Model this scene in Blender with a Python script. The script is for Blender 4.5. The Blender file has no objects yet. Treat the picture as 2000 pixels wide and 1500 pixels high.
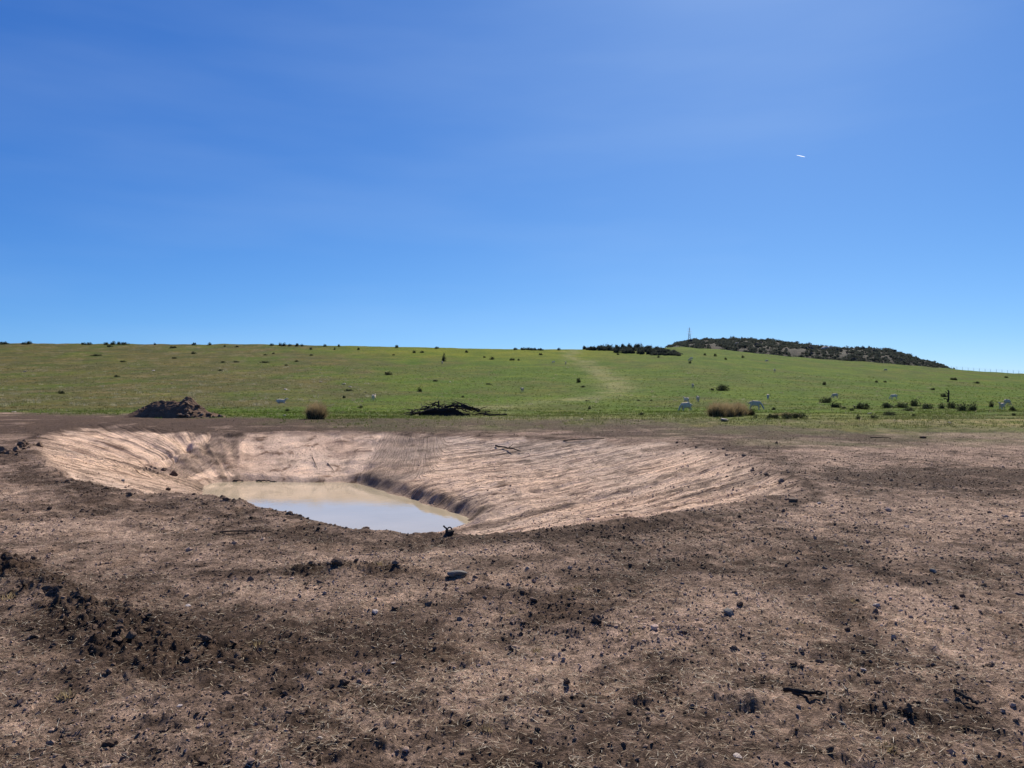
import bpy, bmesh, math, random
import numpy as np
from mathutils import Vector, Matrix, Euler

rnd = random.Random(7)
rng = np.random.default_rng(11)
R = math.radians
sc = bpy.context.scene
col = sc.collection

# ------------------------------------------------------------------ camera, sky, sun, exposure
EYE = 1.6
PITCH = R(0.95)
cam_d = bpy.data.cameras.new('camera')
cam_d.sensor_width = 36.0
cam_d.lens = 27.0
cam_d.clip_start = 0.05
cam_d.clip_end = 40000
cam = bpy.data.objects.new('camera', cam_d)
cam.location = (0, 0, EYE)
cam.rotation_euler = (math.pi / 2 + PITCH, 0, 0)
col.objects.link(cam)
sc.camera = cam

SUN_AZ, SUN_EL = R(19), R(41)
world = bpy.data.worlds.new('World')
sc.world = world
world.use_nodes = True
wn, wl = world.node_tree.nodes, world.node_tree.links
for n in list(wn):
    wn.remove(n)
sky = wn.new('ShaderNodeTexSky')
sky.sky_type = 'NISHITA'
sky.sun_disc = False
sky.sun_elevation = SUN_EL
sky.sun_rotation = SUN_AZ
sky.altitude = 1500
sky.air_density = 0.7
sky.dust_density = 1.0
sky.ozone_density = 10.0
# the photograph's steep colour response, channel by channel, the same in every direction
sepc = wn.new('ShaderNodeSeparateColor')
comb = wn.new('ShaderNodeCombineColor')
wl.new(sky.outputs[0], sepc.inputs[0])
for i_, (gain, power) in enumerate(((1.07, 1.16), (1.0, 0.93), (1.0, 0.60))):
    pre = wn.new('ShaderNodeMath'); pre.operation = 'MULTIPLY'; pre.inputs[1].default_value = 0.1
    pw_ = wn.new('ShaderNodeMath'); pw_.operation = 'POWER'; pw_.inputs[1].default_value = power
    post = wn.new('ShaderNodeMath'); post.operation = 'MULTIPLY'; post.inputs[1].default_value = gain * 10
    wl.new(sepc.outputs[i_], pre.inputs[0]); wl.new(pre.outputs[0], pw_.inputs[0]); wl.new(pw_.outputs[0], post.inputs[0]); wl.new(post.outputs[0], comb.inputs[i_])
bg = wn.new('ShaderNodeBackground')
bg.inputs['Strength'].default_value = 0.067
wo = wn.new('ShaderNodeOutputWorld')
# very thin high cloud: a few per cent of unevenness drawn out sideways
tcw = wn.new('ShaderNodeTexCoord')
mpw = wn.new('ShaderNodeMapping'); mpw.inputs['Scale'].default_value = (1.6, 1.6, 9.0); mpw.inputs['Rotation'].default_value = (0.12, 0.10, 0)
wl.new(tcw.outputs['Generated'], mpw.inputs[0])
nzw = wn.new('ShaderNodeTexNoise'); nzw.inputs['Scale'].default_value = 1.3; nzw.inputs['Detail'].default_value = 4
wl.new(mpw.outputs[0], nzw.inputs['Vector'])
mrw = wn.new('ShaderNodeMapRange'); mrw.inputs[1].default_value = 0.45; mrw.inputs[2].default_value = 0.75; mrw.inputs[3].default_value = 0.0; mrw.inputs[4].default_value = 0.055
wl.new(nzw.outputs['Fac'], mrw.inputs[0])
mxw = wn.new('ShaderNodeMix'); mxw.data_type = 'RGBA'; mxw.inputs[7].default_value = (7.5, 9.0, 10.5, 1)
wl.new(mrw.outputs[0], mxw.inputs[0]); wl.new(comb.outputs[0], mxw.inputs[6])
wl.new(mxw.outputs[2], bg.inputs[0])
wl.new(bg.outputs[0], wo.inputs[0])

sun_d = bpy.data.lights.new('sun', 'SUN')
sun_d.energy = 5.0
sun_d.angle = R(0.53)
sun_d.color = (1.0, 0.93, 0.82)
sun = bpy.data.objects.new('sun', sun_d)
to_sun = Vector((math.sin(SUN_AZ) * math.cos(SUN_EL), math.cos(SUN_AZ) * math.cos(SUN_EL), math.sin(SUN_EL)))
sun.rotation_euler = to_sun.to_track_quat('Z', 'Y').to_euler()
sun.location = (30, 60, 60)
col.objects.link(sun)

sc.view_settings.view_transform = 'Standard'
sc.view_settings.look = 'None'
sc.view_settings.exposure = 0.62
sc.view_settings.gamma = 1.0
sc.view_settings.use_curve_mapping = False
sc.render.engine = 'CYCLES'

# ------------------------------------------------------------------ helpers
def tag(o, label=None, cat=None, group=None, kind=None):
    if label: o['label'] = label
    if cat: o['category'] = cat
    if group: o['group'] = group
    if kind: o['kind'] = kind
    return o

def mesh_np(name, V, F, mats=(), smooth=True, attrs=None):
    """mesh from numpy arrays: V (n,3), F (m,k) k = 3 or 4"""
    V = np.ascontiguousarray(V, dtype=np.float32)
    F = np.ascontiguousarray(F, dtype=np.int32)
    me = bpy.data.meshes.new(name)
    me.vertices.add(len(V))
    me.vertices.foreach_set('co', V.ravel())
    k = F.shape[1]
    me.loops.add(F.size)
    me.loops.foreach_set('vertex_index', F.ravel())
    me.polygons.add(len(F))
    me.polygons.foreach_set('loop_start', np.arange(0, F.size, k, dtype=np.int32))
    me.polygons.foreach_set('loop_total', np.full(len(F), k, dtype=np.int32))
    me.polygons.foreach_set('use_smooth', np.full(len(F), smooth, dtype=bool))
    me.update(calc_edges=True)
    for m in mats:
        me.materials.append(m)
    if attrs:
        for an, arr in attrs.items():
            if arr.ndim == 2:
                a = me.attributes.new(an, 'FLOAT_COLOR', 'POINT')
                c4 = np.ones((len(V), 4), dtype=np.float32)
                c4[:, :3] = arr
                a.data.foreach_set('color', c4.ravel())
            else:
                a = me.attributes.new(an, 'FLOAT', 'POINT')
                a.data.foreach_set('value', np.ascontiguousarray(arr, dtype=np.float32))
    return me

def link(name, me, parent=None, loc=None, rot=None, scale=None):
    o = bpy.data.objects.new(name, me)
    col.objects.link(o)
    if parent: o.parent = parent
    if loc is not None: o.location = loc
    if rot is not None: o.rotation_euler = rot
    if scale is not None: o.scale = scale
    return o

def empty(name, loc, rz=0.0, scale=None):
    o = bpy.data.objects.new(name, None)
    o.empty_display_size = 0.2
    o.location = loc
    o.rotation_euler = (0, 0, rz)
    if scale is not None: o.scale = scale
    col.objects.link(o)
    return o

def kids(o):
    return [c for c in bpy.data.objects if c.parent == o]

def copy_tree(o, parent=None):
    c = o.copy()
    col.objects.link(c)
    c.parent = parent
    for ch in kids(o):
        copy_tree(ch, c)
    return c

# ---- noise
def _hash(i, j, s):
    h = (i.astype(np.int64) * 374761393 + j.astype(np.int64) * 668265263 + s * 1442695041) & 0xFFFFFFFF
    h = ((h ^ (h >> 13)) * 1274126177) & 0xFFFFFFFF
    h = (h ^ (h >> 16)) & 0xFFFFFFFF
    return h.astype(np.float64) / 4294967295.0

def noise(x, y, s=0):
    """value noise -1..1, wavelength about 1"""
    c, q = 0.8253, 0.5646
    x, y = x * c - y * q + s * 3.71, x * q + y * c - s * 1.93
    i, j = np.floor(x), np.floor(y)
    u, v = x - i, y - j
    u = u * u * u * (u * (u * 6 - 15) + 10)
    v = v * v * v * (v * (v * 6 - 15) + 10)
    a, b = _hash(i, j, s), _hash(i + 1, j, s)
    c2, d = _hash(i, j + 1, s), _hash(i + 1, j + 1, s)
    return (a + (b - a) * u + (c2 - a) * v + (a - b - c2 + d) * u * v) * 2 - 1

def fbm(x, y, s=0, o=4):
    t, a, n = 0.0, 1.0, 0.0
    for k in range(o):
        t = t + a * noise(x * 2 ** k, y * 2 ** k, s + k * 17)
        n += a
        a *= 0.5
    return t / n

def lumps(x, y, s, fill=0.6):
    """domed lumps in a jittered grid of unit cells, height 0..1"""
    i0, j0 = np.floor(x), np.floor(y)
    best = np.zeros(np.shape(x))
    for di in (-1, 0, 1):
        for dj in (-1, 0, 1):
            i, j = i0 + di, j0 + dj
            px_, py_ = i + _hash(i, j, s), j + _hash(i, j, s + 1)
            k = _hash(i, j, s + 2)
            rad = np.where(k < fill, 0.22 + 0.42 * _hash(i, j, s + 3), 1e-3)
            ax_ = 0.7 + 0.6 * _hash(i, j, s + 4)
            d2 = (((x - px_) * ax_) ** 2 + ((y - py_) / ax_) ** 2) / rad ** 2
            h = np.clip(1 - d2 ** 1.6, 0, 1) * (0.35 + 0.65 * k / fill) * rad / 0.64
            best = np.maximum(best, h)
    return best

def sstep(x, a, b):
    t = np.clip((x - a) / (b - a), 0, 1)
    return t * t * (3 - 2 * t)

def seg_dist(X, Y, P, closed=True):
    d = np.full(X.shape, 1e18)
    n = len(P)
    for i in range(n if closed else n - 1):
        ax, ay = P[i]
        bx, by = P[(i + 1) % n]
        dx, dy = bx - ax, by - ay
        t = np.clip(((X - ax) * dx + (Y - ay) * dy) / (dx * dx + dy * dy), 0, 1)
        d = np.minimum(d, (X - ax - t * dx) ** 2 + (Y - ay - t * dy) ** 2)
    return np.sqrt(d)

def inside(X, Y, P):
    r = np.zeros(X.shape, bool)
    n = len(P)
    for i in range(n):
        ax, ay = P[i]
        bx, by = P[(i + 1) % n]
        if ay == by:
            continue
        c = ((ay > Y) != (by > Y)) & (X < (bx - ax) * (Y - ay) / (by - ay) + ax)
        r ^= c
    return r

def chaikin(P, n=2):
    for _ in range(n):
        Q = []
        for i in range(len(P)):
            a, b = P[i], P[(i + 1) % len(P)]
            Q.append((a[0] * .75 + b[0] * .25, a[1] * .75 + b[1] * .25))
            Q.append((a[0] * .25 + b[0] * .75, a[1] * .25 + b[1] * .75))
        P = Q
    return P

# ------------------------------------------------------------------ the lie of the land (metres; the eye stands at 0,0)
CP, SP = math.cos(PITCH), math.sin(PITCH)
def ray(px, py):
    x, y = (px - 1000) / 1500.0, (750 - py) / 1500.0
    return (x, CP - y * SP, SP + y * CP)
def plane_at(px, py, z):
    d = ray(px, py)
    t = (z - EYE) / d[2]
    return (d[0] * t, d[1] * t)

WATER_Z = -1.45
RIM = chaikin([plane_at(x, y, 0.0) for x, y in [
    (1575, 962), (1500, 980), (1400, 992), (1240, 1022), (1100, 1036), (900, 1047), (770, 1049), (690, 1038), (600, 1011), (480, 984),
    (400, 972), (210, 962), (110, 925), (52, 882), (85, 848), (200, 838), (400, 849), (600, 846), (1100, 853), (1350, 866), (1470, 895), (1540, 935)]], 1)
WATER = [plane_at(x, y, WATER_Z) for x, y in [
    (398, 943), (520, 941), (610, 944), (692, 942), (735, 958), (800, 977), (870, 1000), (928, 1019), (900, 1030), (850, 1039), (788, 1047)]]
WATER += [(-2.7, 15.9), (-4.6, 16.3), (-6.6, 18.3), (-8.5, 21.0), (-9.3, 23.2)]
WATER = chaikin(WATER, 1)

BASE_Y = [-4000, 30, 34, 40, 60, 75]
BASE_Z = [0.0, 0.0, 0.08, 0.38, 0.37, 0.35]
RID_U = [-1500, -300, 0, 500, 830, 1000, 1140, 1250, 1330, 1400, 1480, 1600, 1700, 1830, 1900, 2000, 2300, 2800]
RID_P = [672, 667, 670, 672, 678, 681, 682, 680, 677, 682, 690, 701, 707, 718, 724, 730, 748, 765]
RIDGE_D = 330.0

def pit_t(X, Y):
    """0 at the rim and outside, 1 at the water's edge; also the distance outside the water"""
    wx = X + 0.28 * fbm(X / 1.7, Y / 1.7, 5, 4)
    wy = Y + 0.28 * fbm(X / 1.7, Y / 1.7, 9, 4)
    ins = inside(wx, wy, RIM)
    dr = np.where(ins, seg_dist(wx, wy, RIM), 0.0)
    vx = X + 0.10 * fbm(X / .6, Y / .6, 31, 3)
    vy = Y + 0.10 * fbm(X / .6, Y / .6, 37, 3)
    dw = np.where(inside(vx, vy, WATER), 0.0, seg_dist(vx, vy, WATER))
    return np.where(ins, dr / (dr + dw + 1e-6), 0.0), dw, ins

MOUND_C = None
def macro(X, Y):
    """large forms, without fine relief"""
    X = np.asarray(X, float); Y = np.asarray(Y, float)
    z = np.interp(Y, BASE_Y, BASE_Z)
    Ys = np.maximum(Y, 1.0)
    u = np.clip(1000 + 1500 * X / Ys, -1500, 2800)
    rp = np.interp(u, RID_U, RID_P)
    s = np.clip((Y - 75) / (RIDGE_D - 75), 0, 1)
    g = 1.3 * s - 0.3 * s * s
    zs = EYE + (775 - (800 + (rp - 800) * g)) / 1500 * np.minimum(Ys, RIDGE_D)
    zs = zs - np.maximum(Y - RIDGE_D, 0) * 0.055 * np.clip(1 - (Y - RIDGE_D) / 900, 0, 1)
    z = np.where(Y > 75, np.maximum(zs, -6), z)
    # gentle swells
    far = sstep(np.hypot(X, Y), 45, 140)
    z = z + 0.25 * far * fbm(X / 45, Y / 45, 3, 3) * (1 - 0.5 * sstep(Y, 200, 330))
    z = z + 0.05 * fbm(X / 4.5, Y / 4.5, 21, 3) * (1 - far)
    return z

def height(X, Y, fine=True):
    X = np.asarray(X, float); Y = np.asarray(Y, float)
    z = macro(X, Y)
    near = (Y > 5) & (Y < 42) & (np.abs(X) < 26)
    r = np.hypot(X, Y)
    t = np.zeros(X.shape); ins = np.zeros(X.shape, bool); dw = np.full(X.shape, 99.0)
    if near.any():
        t[near], dw[near], ins[near] = pit_t(X[near], Y[near])
    # bank profile: steep under the near left lip, straighter elsewhere
    lip = sstep(-X, -1.0, 2.5) * sstep(-Y, -19, -14)
    ex = 1.05 + 0.9 * lip
    f = 1 - (1 - t) ** ex
    pit = WATER_Z * f
    # a cut step just above the waterline, tallest on the right-hand shore
    rs = sstep(X, -6.8, -4.8) * sstep(-X, -1.5, 0.2) * sstep(Y, 16.5, 19.5)
    brk = 0.85 + 0.3 * fbm(X / 0.5, Y / 0.5, 66, 3)
    st = (0.08 + 0.20 * rs) * brk * sstep(dw, 0.03, 0.30 + 0.2 * brk) * (1 - t) ** 0.0
    fade = 1 - sstep(dw, 0.9, 6.0)
    pit = pit + np.where(ins & (dw > 0), st * fade, 0)
    pit = np.where(ins & (dw <= 0), WATER_Z - 0.35 * sstep(seg_dist(X, Y, WATER), 0.0, 1.6) - 0.02, pit)
    z = np.where(ins, z * (1 - t) + pit, z)
    # berm thrown up round the lip
    if near.any():
        dR = np.full(X.shape, 99.0)
        dR[near] = seg_dist(X[near], Y[near], RIM)
        z = z + 0.05 * np.exp(-(dR / 0.35) ** 2) * (0.5 + fbm(X / 0.9, Y / 0.9, 77, 3))
    if fine:
        z = z + relief(X, Y, r, t, ins, dw)
    return z

DARKROW = [[plane_at(x, y, 0) for x, y in p] for p in (
    [(-60, 1085), (0, 1112), (70, 1145), (130, 1190), (165, 1240), (200, 1275), (300, 1300)],
    [(205, 1195), (260, 1215), (330, 1255), (400, 1275), (470, 1300)],
    [(585, 1128), (640, 1118), (720, 1122), (800, 1124)])]

def relief(X, Y, r, t, ins, dw):
    sp = np.maximum(r * 0.0052, 0.004)          # grid spacing
    z = np.zeros(X.shape)
    dirt = 1 - sstep(Y, 44, 50)
    for lam, amp, s in ((1.6, .030, 101), (0.8, .024, 102), (0.4, .021, 103), (0.2, .018, 104), (0.1, .0125, 105), (0.05, .0078, 106), (0.026, .0044, 107)):
        w = np.clip(lam / (sp * 1.3) - 0.7, 0, 1)
        n = noise(X / lam, Y / lam, s)
        m = noise(X / lam * .9 + 7, Y / lam * .9, s + 40)
        n = 0.5 * n + 0.6 * (1 - 2 * np.abs(m))       # lumps with creases between
        z = z + w * amp * n
    for lam, amp, s, fl in ((0.45, .030, 131, .22), (0.19, .026, 134, .34), (0.10, .024, 137, .5), (0.05, .017, 141, .6)):
        w = np.clip(lam / (sp * 1.1) - 0.5, 0, 1)
        k = w > 0
        if k.any():
            wx_ = X[k] + 0.25 * lam * noise(X[k] / lam * 2.3, Y[k] / lam * 2.3, s + 60)
            wy_ = Y[k] + 0.25 * lam * noise(X[k] / lam * 2.3, Y[k] / lam * 2.3, s + 61)
            add = w[k] * amp * lumps(wx_ / lam, wy_ / lam, s, fl)
            z[k] = z[k] + add
    soft = np.where(ins, 0.85, 1.0)
    patch = 0.75 + 0.5 * fbm(X / 1.3, Y / 1.3, 55, 3)
    z = z * soft * patch * (0.35 + 0.65 * dirt)
    # rows of turned sods
    for P, a in zip(DARKROW, (0.070, 0.050, 0.050)):
        k = (r < 12)
        if k.any():
            d = seg_dist(X[k], Y[k], P, closed=False)
            z[k] += np.exp(-(d / 0.2) ** 2) * (a * 0.55 + a * 1.1 * fbm(X[k] / 0.13, Y[k] / 0.13, 61, 3) + a * 0.7 * np.abs(fbm(X[k] / 0.05, Y[k] / 0.05, 62, 2)))
    if ins.any():
        k = ins & (dw > 0)
        x, y, tt = X[k], Y[k], t[k]
        edge = np.minimum(tt * 6, 1) * np.minimum(dw[k] * 2, 1)
        # dozer blade and track grooves on the right bank
        wr = sstep(x, -5, -1)
        a = R(38) - R(1.2) * (y - 14)
        q = -x * np.sin(a) + y * np.cos(a) + 0.35 * fbm(x / 3, y / 3, 71, 3)
        g = noise(q / 0.42, 0.05 * x, 72) + 0.7 * noise(q / 0.2, 0.12 * x, 73)
        g2 = np.maximum(noise(q / 1.1, 0.03 * x, 74), 0) ** 2
        dz = wr * edge * (0.062 * g + 0.22 * g2 * fbm(x / 1.5, y / 1.5, 75, 2) + 0.03 * fbm(x / .3, y / .3, 76, 3))
        # bucket-tooth grooves down the left and back bank
        wl_ = sstep(-x, 9.5, 12.5)
        ang = np.arctan2(y - 24.5, x + 8.5)
        dz += wl_ * edge * 0.085 * (noise(ang * 17, tt * 1.5, 81) + 0.6 * noise(ang * 41, tt * 2, 82))
        wb = (1 - wr) * (1 - wl_) * sstep(y, 25, 28)
        dz += wb * edge * (0.03 * noise(x * 2.2, y * 0.6, 83) - 0.10 * np.maximum(noise(x * 1.1 + .3 * y, y * 0.25, 84) - .45, 0)
                           + 0.05 * noise(x * .35, tt * 9, 85))
        # gully in the far left corner
        gx = -13.2 + 0.35 * np.sin(y * 1.7) + 0.2 * noise(y * 2, y * 0, 86)
        dz += -0.12 * np.exp(-((x - gx) / 0.16) ** 2) * sstep(y, 26, 28.5) * edge
        dz += -0.10 * np.exp(-((x - gx - 0.75) / 0.16) ** 2) * sstep(y, 26, 28.5) * edge
        z[k] += dz
    # rough edge of the cut
    # grass roughness on the pasture
    gr = sstep(Y, 46, 52)
    z = z + gr * (0.035 * noise(X / 0.9, Y / 0.9, 91) * np.clip(0.9 / (sp * 2) - .5, 0, 1) + 0.06 * noise(X / 2.6, Y / 2.6, 92) + 0.12 * noise(X / 7, Y / 9, 93))
    return z

def hz(x, y, fine=True):
    return float(height(np.array([x]), np.array([y]), fine)[0])

_TT = np.concatenate([np.geomspace(2.5, 700, 1600)])
def at(px, py):
    """point of the land seen at that place of the 2000 x 1500 photograph"""
    d = ray(px, py)
    X, Y, Z = d[0] * _TT, d[1] * _TT, EYE + d[2] * _TT
    h = height(X, Y, False)
    k = np.nonzero(Z < h)[0]
    if len(k) == 0:
        q = np.argmin(Z - h)
        return Vector((X[q], Y[q], h[q]))
    i = k[0]
    a = (Z[i - 1] - h[i - 1]) / max((Z[i - 1] - h[i - 1]) - (Z[i] - h[i]), 1e-6) if i else 0
    x = X[i - 1] + (X[i] - X[i - 1]) * a
    y = Y[i - 1] + (Y[i] - Y[i - 1]) * a
    return Vector((x, y, hz(x, y)))

# ------------------------------------------------------------------ materials
def new_mat(name):
    m = bpy.data.materials.new(name)
    m.use_nodes = True
    nt = m.node_tree
    for n in list(nt.nodes):
        nt.nodes.remove(n)
    out = nt.nodes.new('ShaderNodeOutputMaterial')
    b = nt.nodes.new('ShaderNodeBsdfPrincipled')
    nt.links.new(b.outputs[0], out.inputs[0])
    return m, nt, b, out

def nz(nt, co, scale, detail=4, rough=0.6, w=None):
    n = nt.nodes.new('ShaderNodeTexNoise')
    n.inputs['Scale'].default_value = scale
    n.inputs['Detail'].default_value = detail
    n.inputs['Roughness'].default_value = rough
    nt.links.new(co, n.inputs['Vector'])
    return n.outputs['Fac']

def ramp(nt, fac, stops):
    n = nt.nodes.new('ShaderNodeValToRGB')
    e = n.color_ramp.elements
    while len(e) < len(stops):
        e.new(0.5)
    for el, (p, c) in zip(e, stops):
        el.position = p
        el.color = (*c, 1) if len(c) == 3 else (c[0], c[0], c[0], 1)
    nt.links.new(fac, n.inputs[0])
    return n.outputs[0]

def mul(nt, a, b, fac=1.0, mode='MULTIPLY'):
    n = nt.nodes.new('ShaderNodeMix')
    n.data_type = 'RGBA'
    n.blend_type = mode
    n.inputs[0].default_value = fac
    nt.links.new(a, n.inputs[6])
    nt.links.new(b, n.inputs[7])
    return n.outputs[2]

def pos(nt):
    return nt.nodes.new('ShaderNodeNewGeometry').outputs['Position']

def objco(nt):
    return nt.nodes.new('ShaderNodeTexCoord').outputs['Object']

def add_bump(nt, b, h, strength, dist):
    n = nt.nodes.new('ShaderNodeBump')
    n.inputs['Strength'].default_value = strength
    n.inputs['Distance'].default_value = dist
    nt.links.new(h, n.inputs['Height'])
    nt.links.new(n.outputs[0], b.inputs['Normal'])

def g1(a):
    return (a, a, a)

def earth_material():
    m, nt, b, out = new_mat('dry_earth')
    at_ = nt.nodes.new('ShaderNodeAttribute')
    at_.attribute_name = 'tone'
    p = pos(nt)
    n1 = ramp(nt, nz(nt, p, 9, 6, 0.7), [(0.34, g1(0.55)), (0.5, g1(1.0)), (0.66, g1(1.4))])
    n2 = ramp(nt, nz(nt, p, 60, 5, 0.75), [(0.36, g1(0.35)), (0.5, g1(1.0)), (0.66, g1(1.6))])
    n3 = ramp(nt, nz(nt, p, 1.4, 5, 0.6), [(0.3, (0.82, 0.80, 0.80)), (0.5, (1, 1, 1)), (0.7, (1.14, 1.1, 1.04))])
    n4 = ramp(nt, nz(nt, p, 24, 4, 0.75), [(0.36, g1(0.42)), (0.5, g1(1.0)), (0.66, g1(1.45))])
    c = mul(nt, at_.outputs['Color'], n1)
    c = mul(nt, c, n2, 0.85)
    c = mul(nt, c, n4, 0.8)
    c = mul(nt, c, n3)
    nt.links.new(c, b.inputs['Base Color'])
    b.inputs['Roughness'].default_value = 0.92
    b.inputs['Specular IOR Level'].default_value = 0.04
    mx = nt.nodes.new('ShaderNodeMath'); mx.operation = 'ADD'
    nt.links.new(nz(nt, p, 40, 6, 0.75), mx.inputs[0])
    nt.links.new(nz(nt, p, 150, 3, 0.7), mx.inputs[1])
    add_bump(nt, b, mx.outputs[0], 1.0, 0.035)
    return m

def bank_material():
    m, nt, b, out = new_mat('scraped_clay')
    at_ = nt.nodes.new('ShaderNodeAttribute'); at_.attribute_name = 'tone'
    fl = nt.nodes.new('ShaderNodeAttribute'); fl.attribute_name = 'flow'
    mp = nt.nodes.new('ShaderNodeMapping')
    mp.inputs['Scale'].default_value = (7.0, 0.55, 0.0)
    nt.links.new(fl.outputs['Vector'], mp.inputs[0])
    mp2 = nt.nodes.new('ShaderNodeMapping')
    mp2.inputs['Scale'].default_value = (2.4, 0.25, 0.0)
    nt.links.new(fl.outputs['Vector'], mp2.inputs[0])
    p = pos(nt)
    s1 = nz(nt, mp.outputs[0], 1.0, 6, 0.62)
    s2 = nz(nt, mp2.outputs[0], 1.0, 4, 0.6)
    c1 = ramp(nt, s1, [(0.36, (0.36, 0.32, 0.30)), (0.44, (0.92, 0.92, 0.92)), (0.60, (1.05, 1.05, 1.05)), (0.70, (1.25, 1.22, 1.18))])
    c2 = ramp(nt, s2, [(0.34, (0.66, 0.63, 0.62)), (0.50, (1, 1, 1)), (0.70, (1.12, 1.10, 1.06))])
    c3 = ramp(nt, nz(nt, p, 14, 5, 0.75), [(0.33, g1(0.50)), (0.46, g1(1.0)), (0.70, g1(1.2))])
    c = mul(nt, mul(nt, mul(nt, at_.outputs['Color'], c1), c2), c3)
    nt.links.new(c, b.inputs['Base Color'])
    b.inputs['Roughness'].default_value = 0.9
    b.inputs['Specular IOR Level'].default_value = 0.04
    mx = nt.nodes.new('ShaderNodeMath'); mx.operation = 'MULTIPLY_ADD'; mx.inputs[1].default_value = 2.2
    nt.links.new(s1, mx.inputs[0]); nt.links.new(nz(nt, p, 9, 7, 0.8), mx.inputs[2])
    add_bump(nt, b, mx.outputs[0], 1.0, 0.085)
    return m

def pasture_material():
    m, nt, b, out = new_mat('pasture_turf')
    at_ = nt.nodes.new('ShaderNodeAttribute')
    at_.attribute_name = 'tone'
    p = pos(nt)
    n1 = ramp(nt, nz(nt, p, 1.3, 7, 0.72), [(0.32, g1(0.55)), (0.5, g1(1.0)), (0.68, g1(1.5))])
    n2 = ramp(nt, nz(nt, p, 7, 5, 0.7), [(0.3, (0.66, 0.70, 0.66)), (0.5, (1, 1, 1)), (0.72, (1.45, 1.35, 1.2))])
    n3 = ramp(nt, nz(nt, p, 0.12, 5, 0.6), [(0.34, (0.74, 0.84, 0.78)), (0.5, (1, 1, 1)), (0.66, (1.30, 1.16, 1.05))])
    c = mul(nt, at_.outputs['Color'], n1)
    c = mul(nt, c, n2)
    c = mul(nt, c, n3)
    nt.links.new(c, b.inputs['Base Color'])
    b.inputs['Roughness'].default_value = 0.95
    b.inputs['Specular IOR Level'].default_value = 0.02
    add_bump(nt, b, nz(nt, p, 5, 8, 0.8), 1.0, 0.12)
    return m

def simple(name, c1, c2, scale=20, rough=0.9, bump=0.5, bdist=0.01, spec=0.06, world_co=False, trans=None):
    m, nt, b, out = new_mat(name)
    p = pos(nt) if world_co else objco(nt)
    c = ramp(nt, nz(nt, p, scale, 5, 0.65), [(0.3, c1), (0.7, c2)])
    oi = nt.nodes.new('ShaderNodeObjectInfo')
    rv = ramp(nt, oi.outputs['Random'], [(0, g1(0.78)), (1, g1(1.2))])
    c = mul(nt, c, rv)
    nt.links.new(c, b.inputs['Base Color'])
    b.inputs['Roughness'].default_value = rough
    b.inputs['Specular IOR Level'].default_value = spec
    if bump:
        add_bump(nt, b, nz(nt, p, scale * 2.5, 5, 0.7), bump, bdist)
    if trans:
        t = nt.nodes.new('ShaderNodeBsdfTranslucent')
        nt.links.new(c, t.inputs[0])
        mx = nt.nodes.new('ShaderNodeMixShader')
        mx.inputs[0].default_value = trans
        nt.links.new(b.outputs[0], mx.inputs[1])
        nt.links.new(t.outputs[0], mx.inputs[2])
        nt.links.new(mx.outputs[0], out.inputs[0])
    return m

def tone_mat(name, rough=0.9, trans=0.0, scale=30):
    m, nt, b, out = new_mat(name)
    a = nt.nodes.new('ShaderNodeAttribute')
    a.attribute_name = 'tone'
    c = mul(nt, a.outputs['Color'], ramp(nt, nz(nt, pos(nt), scale, 4, 0.7), [(0.3, g1(0.7)), (0.7, g1(1.25))]))
    nt.links.new(c, b.inputs['Base Color'])
    b.inputs['Roughness'].default_value = rough
    b.inputs['Specular IOR Level'].default_value = 0.06
    if trans:
        t = nt.nodes.new('ShaderNodeBsdfTranslucent')
        nt.links.new(c, t.inputs[0])
        mx = nt.nodes.new('ShaderNodeMixShader')
        mx.inputs[0].default_value = trans
        nt.links.new(b.outputs[0], mx.inputs[1])
        nt.links.new(t.outputs[0], mx.inputs[2])
        nt.links.new(mx.outputs[0], out.inputs[0])
    return m

M = {}
M['earth'] = earth_material()
M['turf'] = pasture_material()
M['bank'] = bank_material()
M['clod'] = tone_mat('loose_clods', scale=90)
M['darkclod'] = simple('dark_clod', (0.085, 0.056, 0.040), (0.20, 0.135, 0.095), 28, bump=0.8)
M['browncl'] = simple('brown_clod', (0.12, 0.088, 0.068), (0.26, 0.195, 0.15), 28, bump=0.8)
M['mound'] = simple('mound_earth', (0.10, 0.060, 0.038), (0.19, 0.118, 0.076), 3.0, bump=1.0, bdist=0.05)
M['greystone'] = simple('grey_stone', (0.12, 0.108, 0.095), (0.22, 0.20, 0.175), 18, bump=0.4)
M['palestone'] = simple('pale_stone', (0.34, 0.28, 0.24), (0.55, 0.46, 0.40), 12, bump=0.5)
M['wood'] = simple('weathered_wood', (0.022, 0.018, 0.016), (0.06, 0.048, 0.040), 22, bump=0.7)
M['straw'] = tone_mat('dry_straw', 0.7, 0.35)
M['grass'] = tone_mat('grass_blades', 0.75, 0.40, 8)
M['leaf'] = simple('shrub_leaves', (0.028, 0.038, 0.020), (0.070, 0.082, 0.040), 3, bump=0, trans=0.3)
M['leafdk'] = simple('scrub_leaves', (0.045, 0.055, 0.046), (0.105, 0.112, 0.080), 1, bump=0, trans=0.3)
M['stem'] = simple('shrub_stem', (0.03, 0.025, 0.02), (0.08, 0.065, 0.05), 8, bump=0.4)
M['rushdry'] = simple('dry_rush', (0.20, 0.145, 0.075), (0.40, 0.31, 0.17), 6, bump=0, trans=0.35)
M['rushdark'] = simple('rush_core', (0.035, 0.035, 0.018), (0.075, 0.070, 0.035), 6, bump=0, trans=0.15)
M['wool'] = simple('fleece', (0.48, 0.37, 0.24), (0.74, 0.61, 0.44), 14, bump=1.0, bdist=0.03)
M['face'] = simple('sheep_face', (0.35, 0.30, 0.25), (0.55, 0.50, 0.44), 9, bump=0.2)
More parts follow.
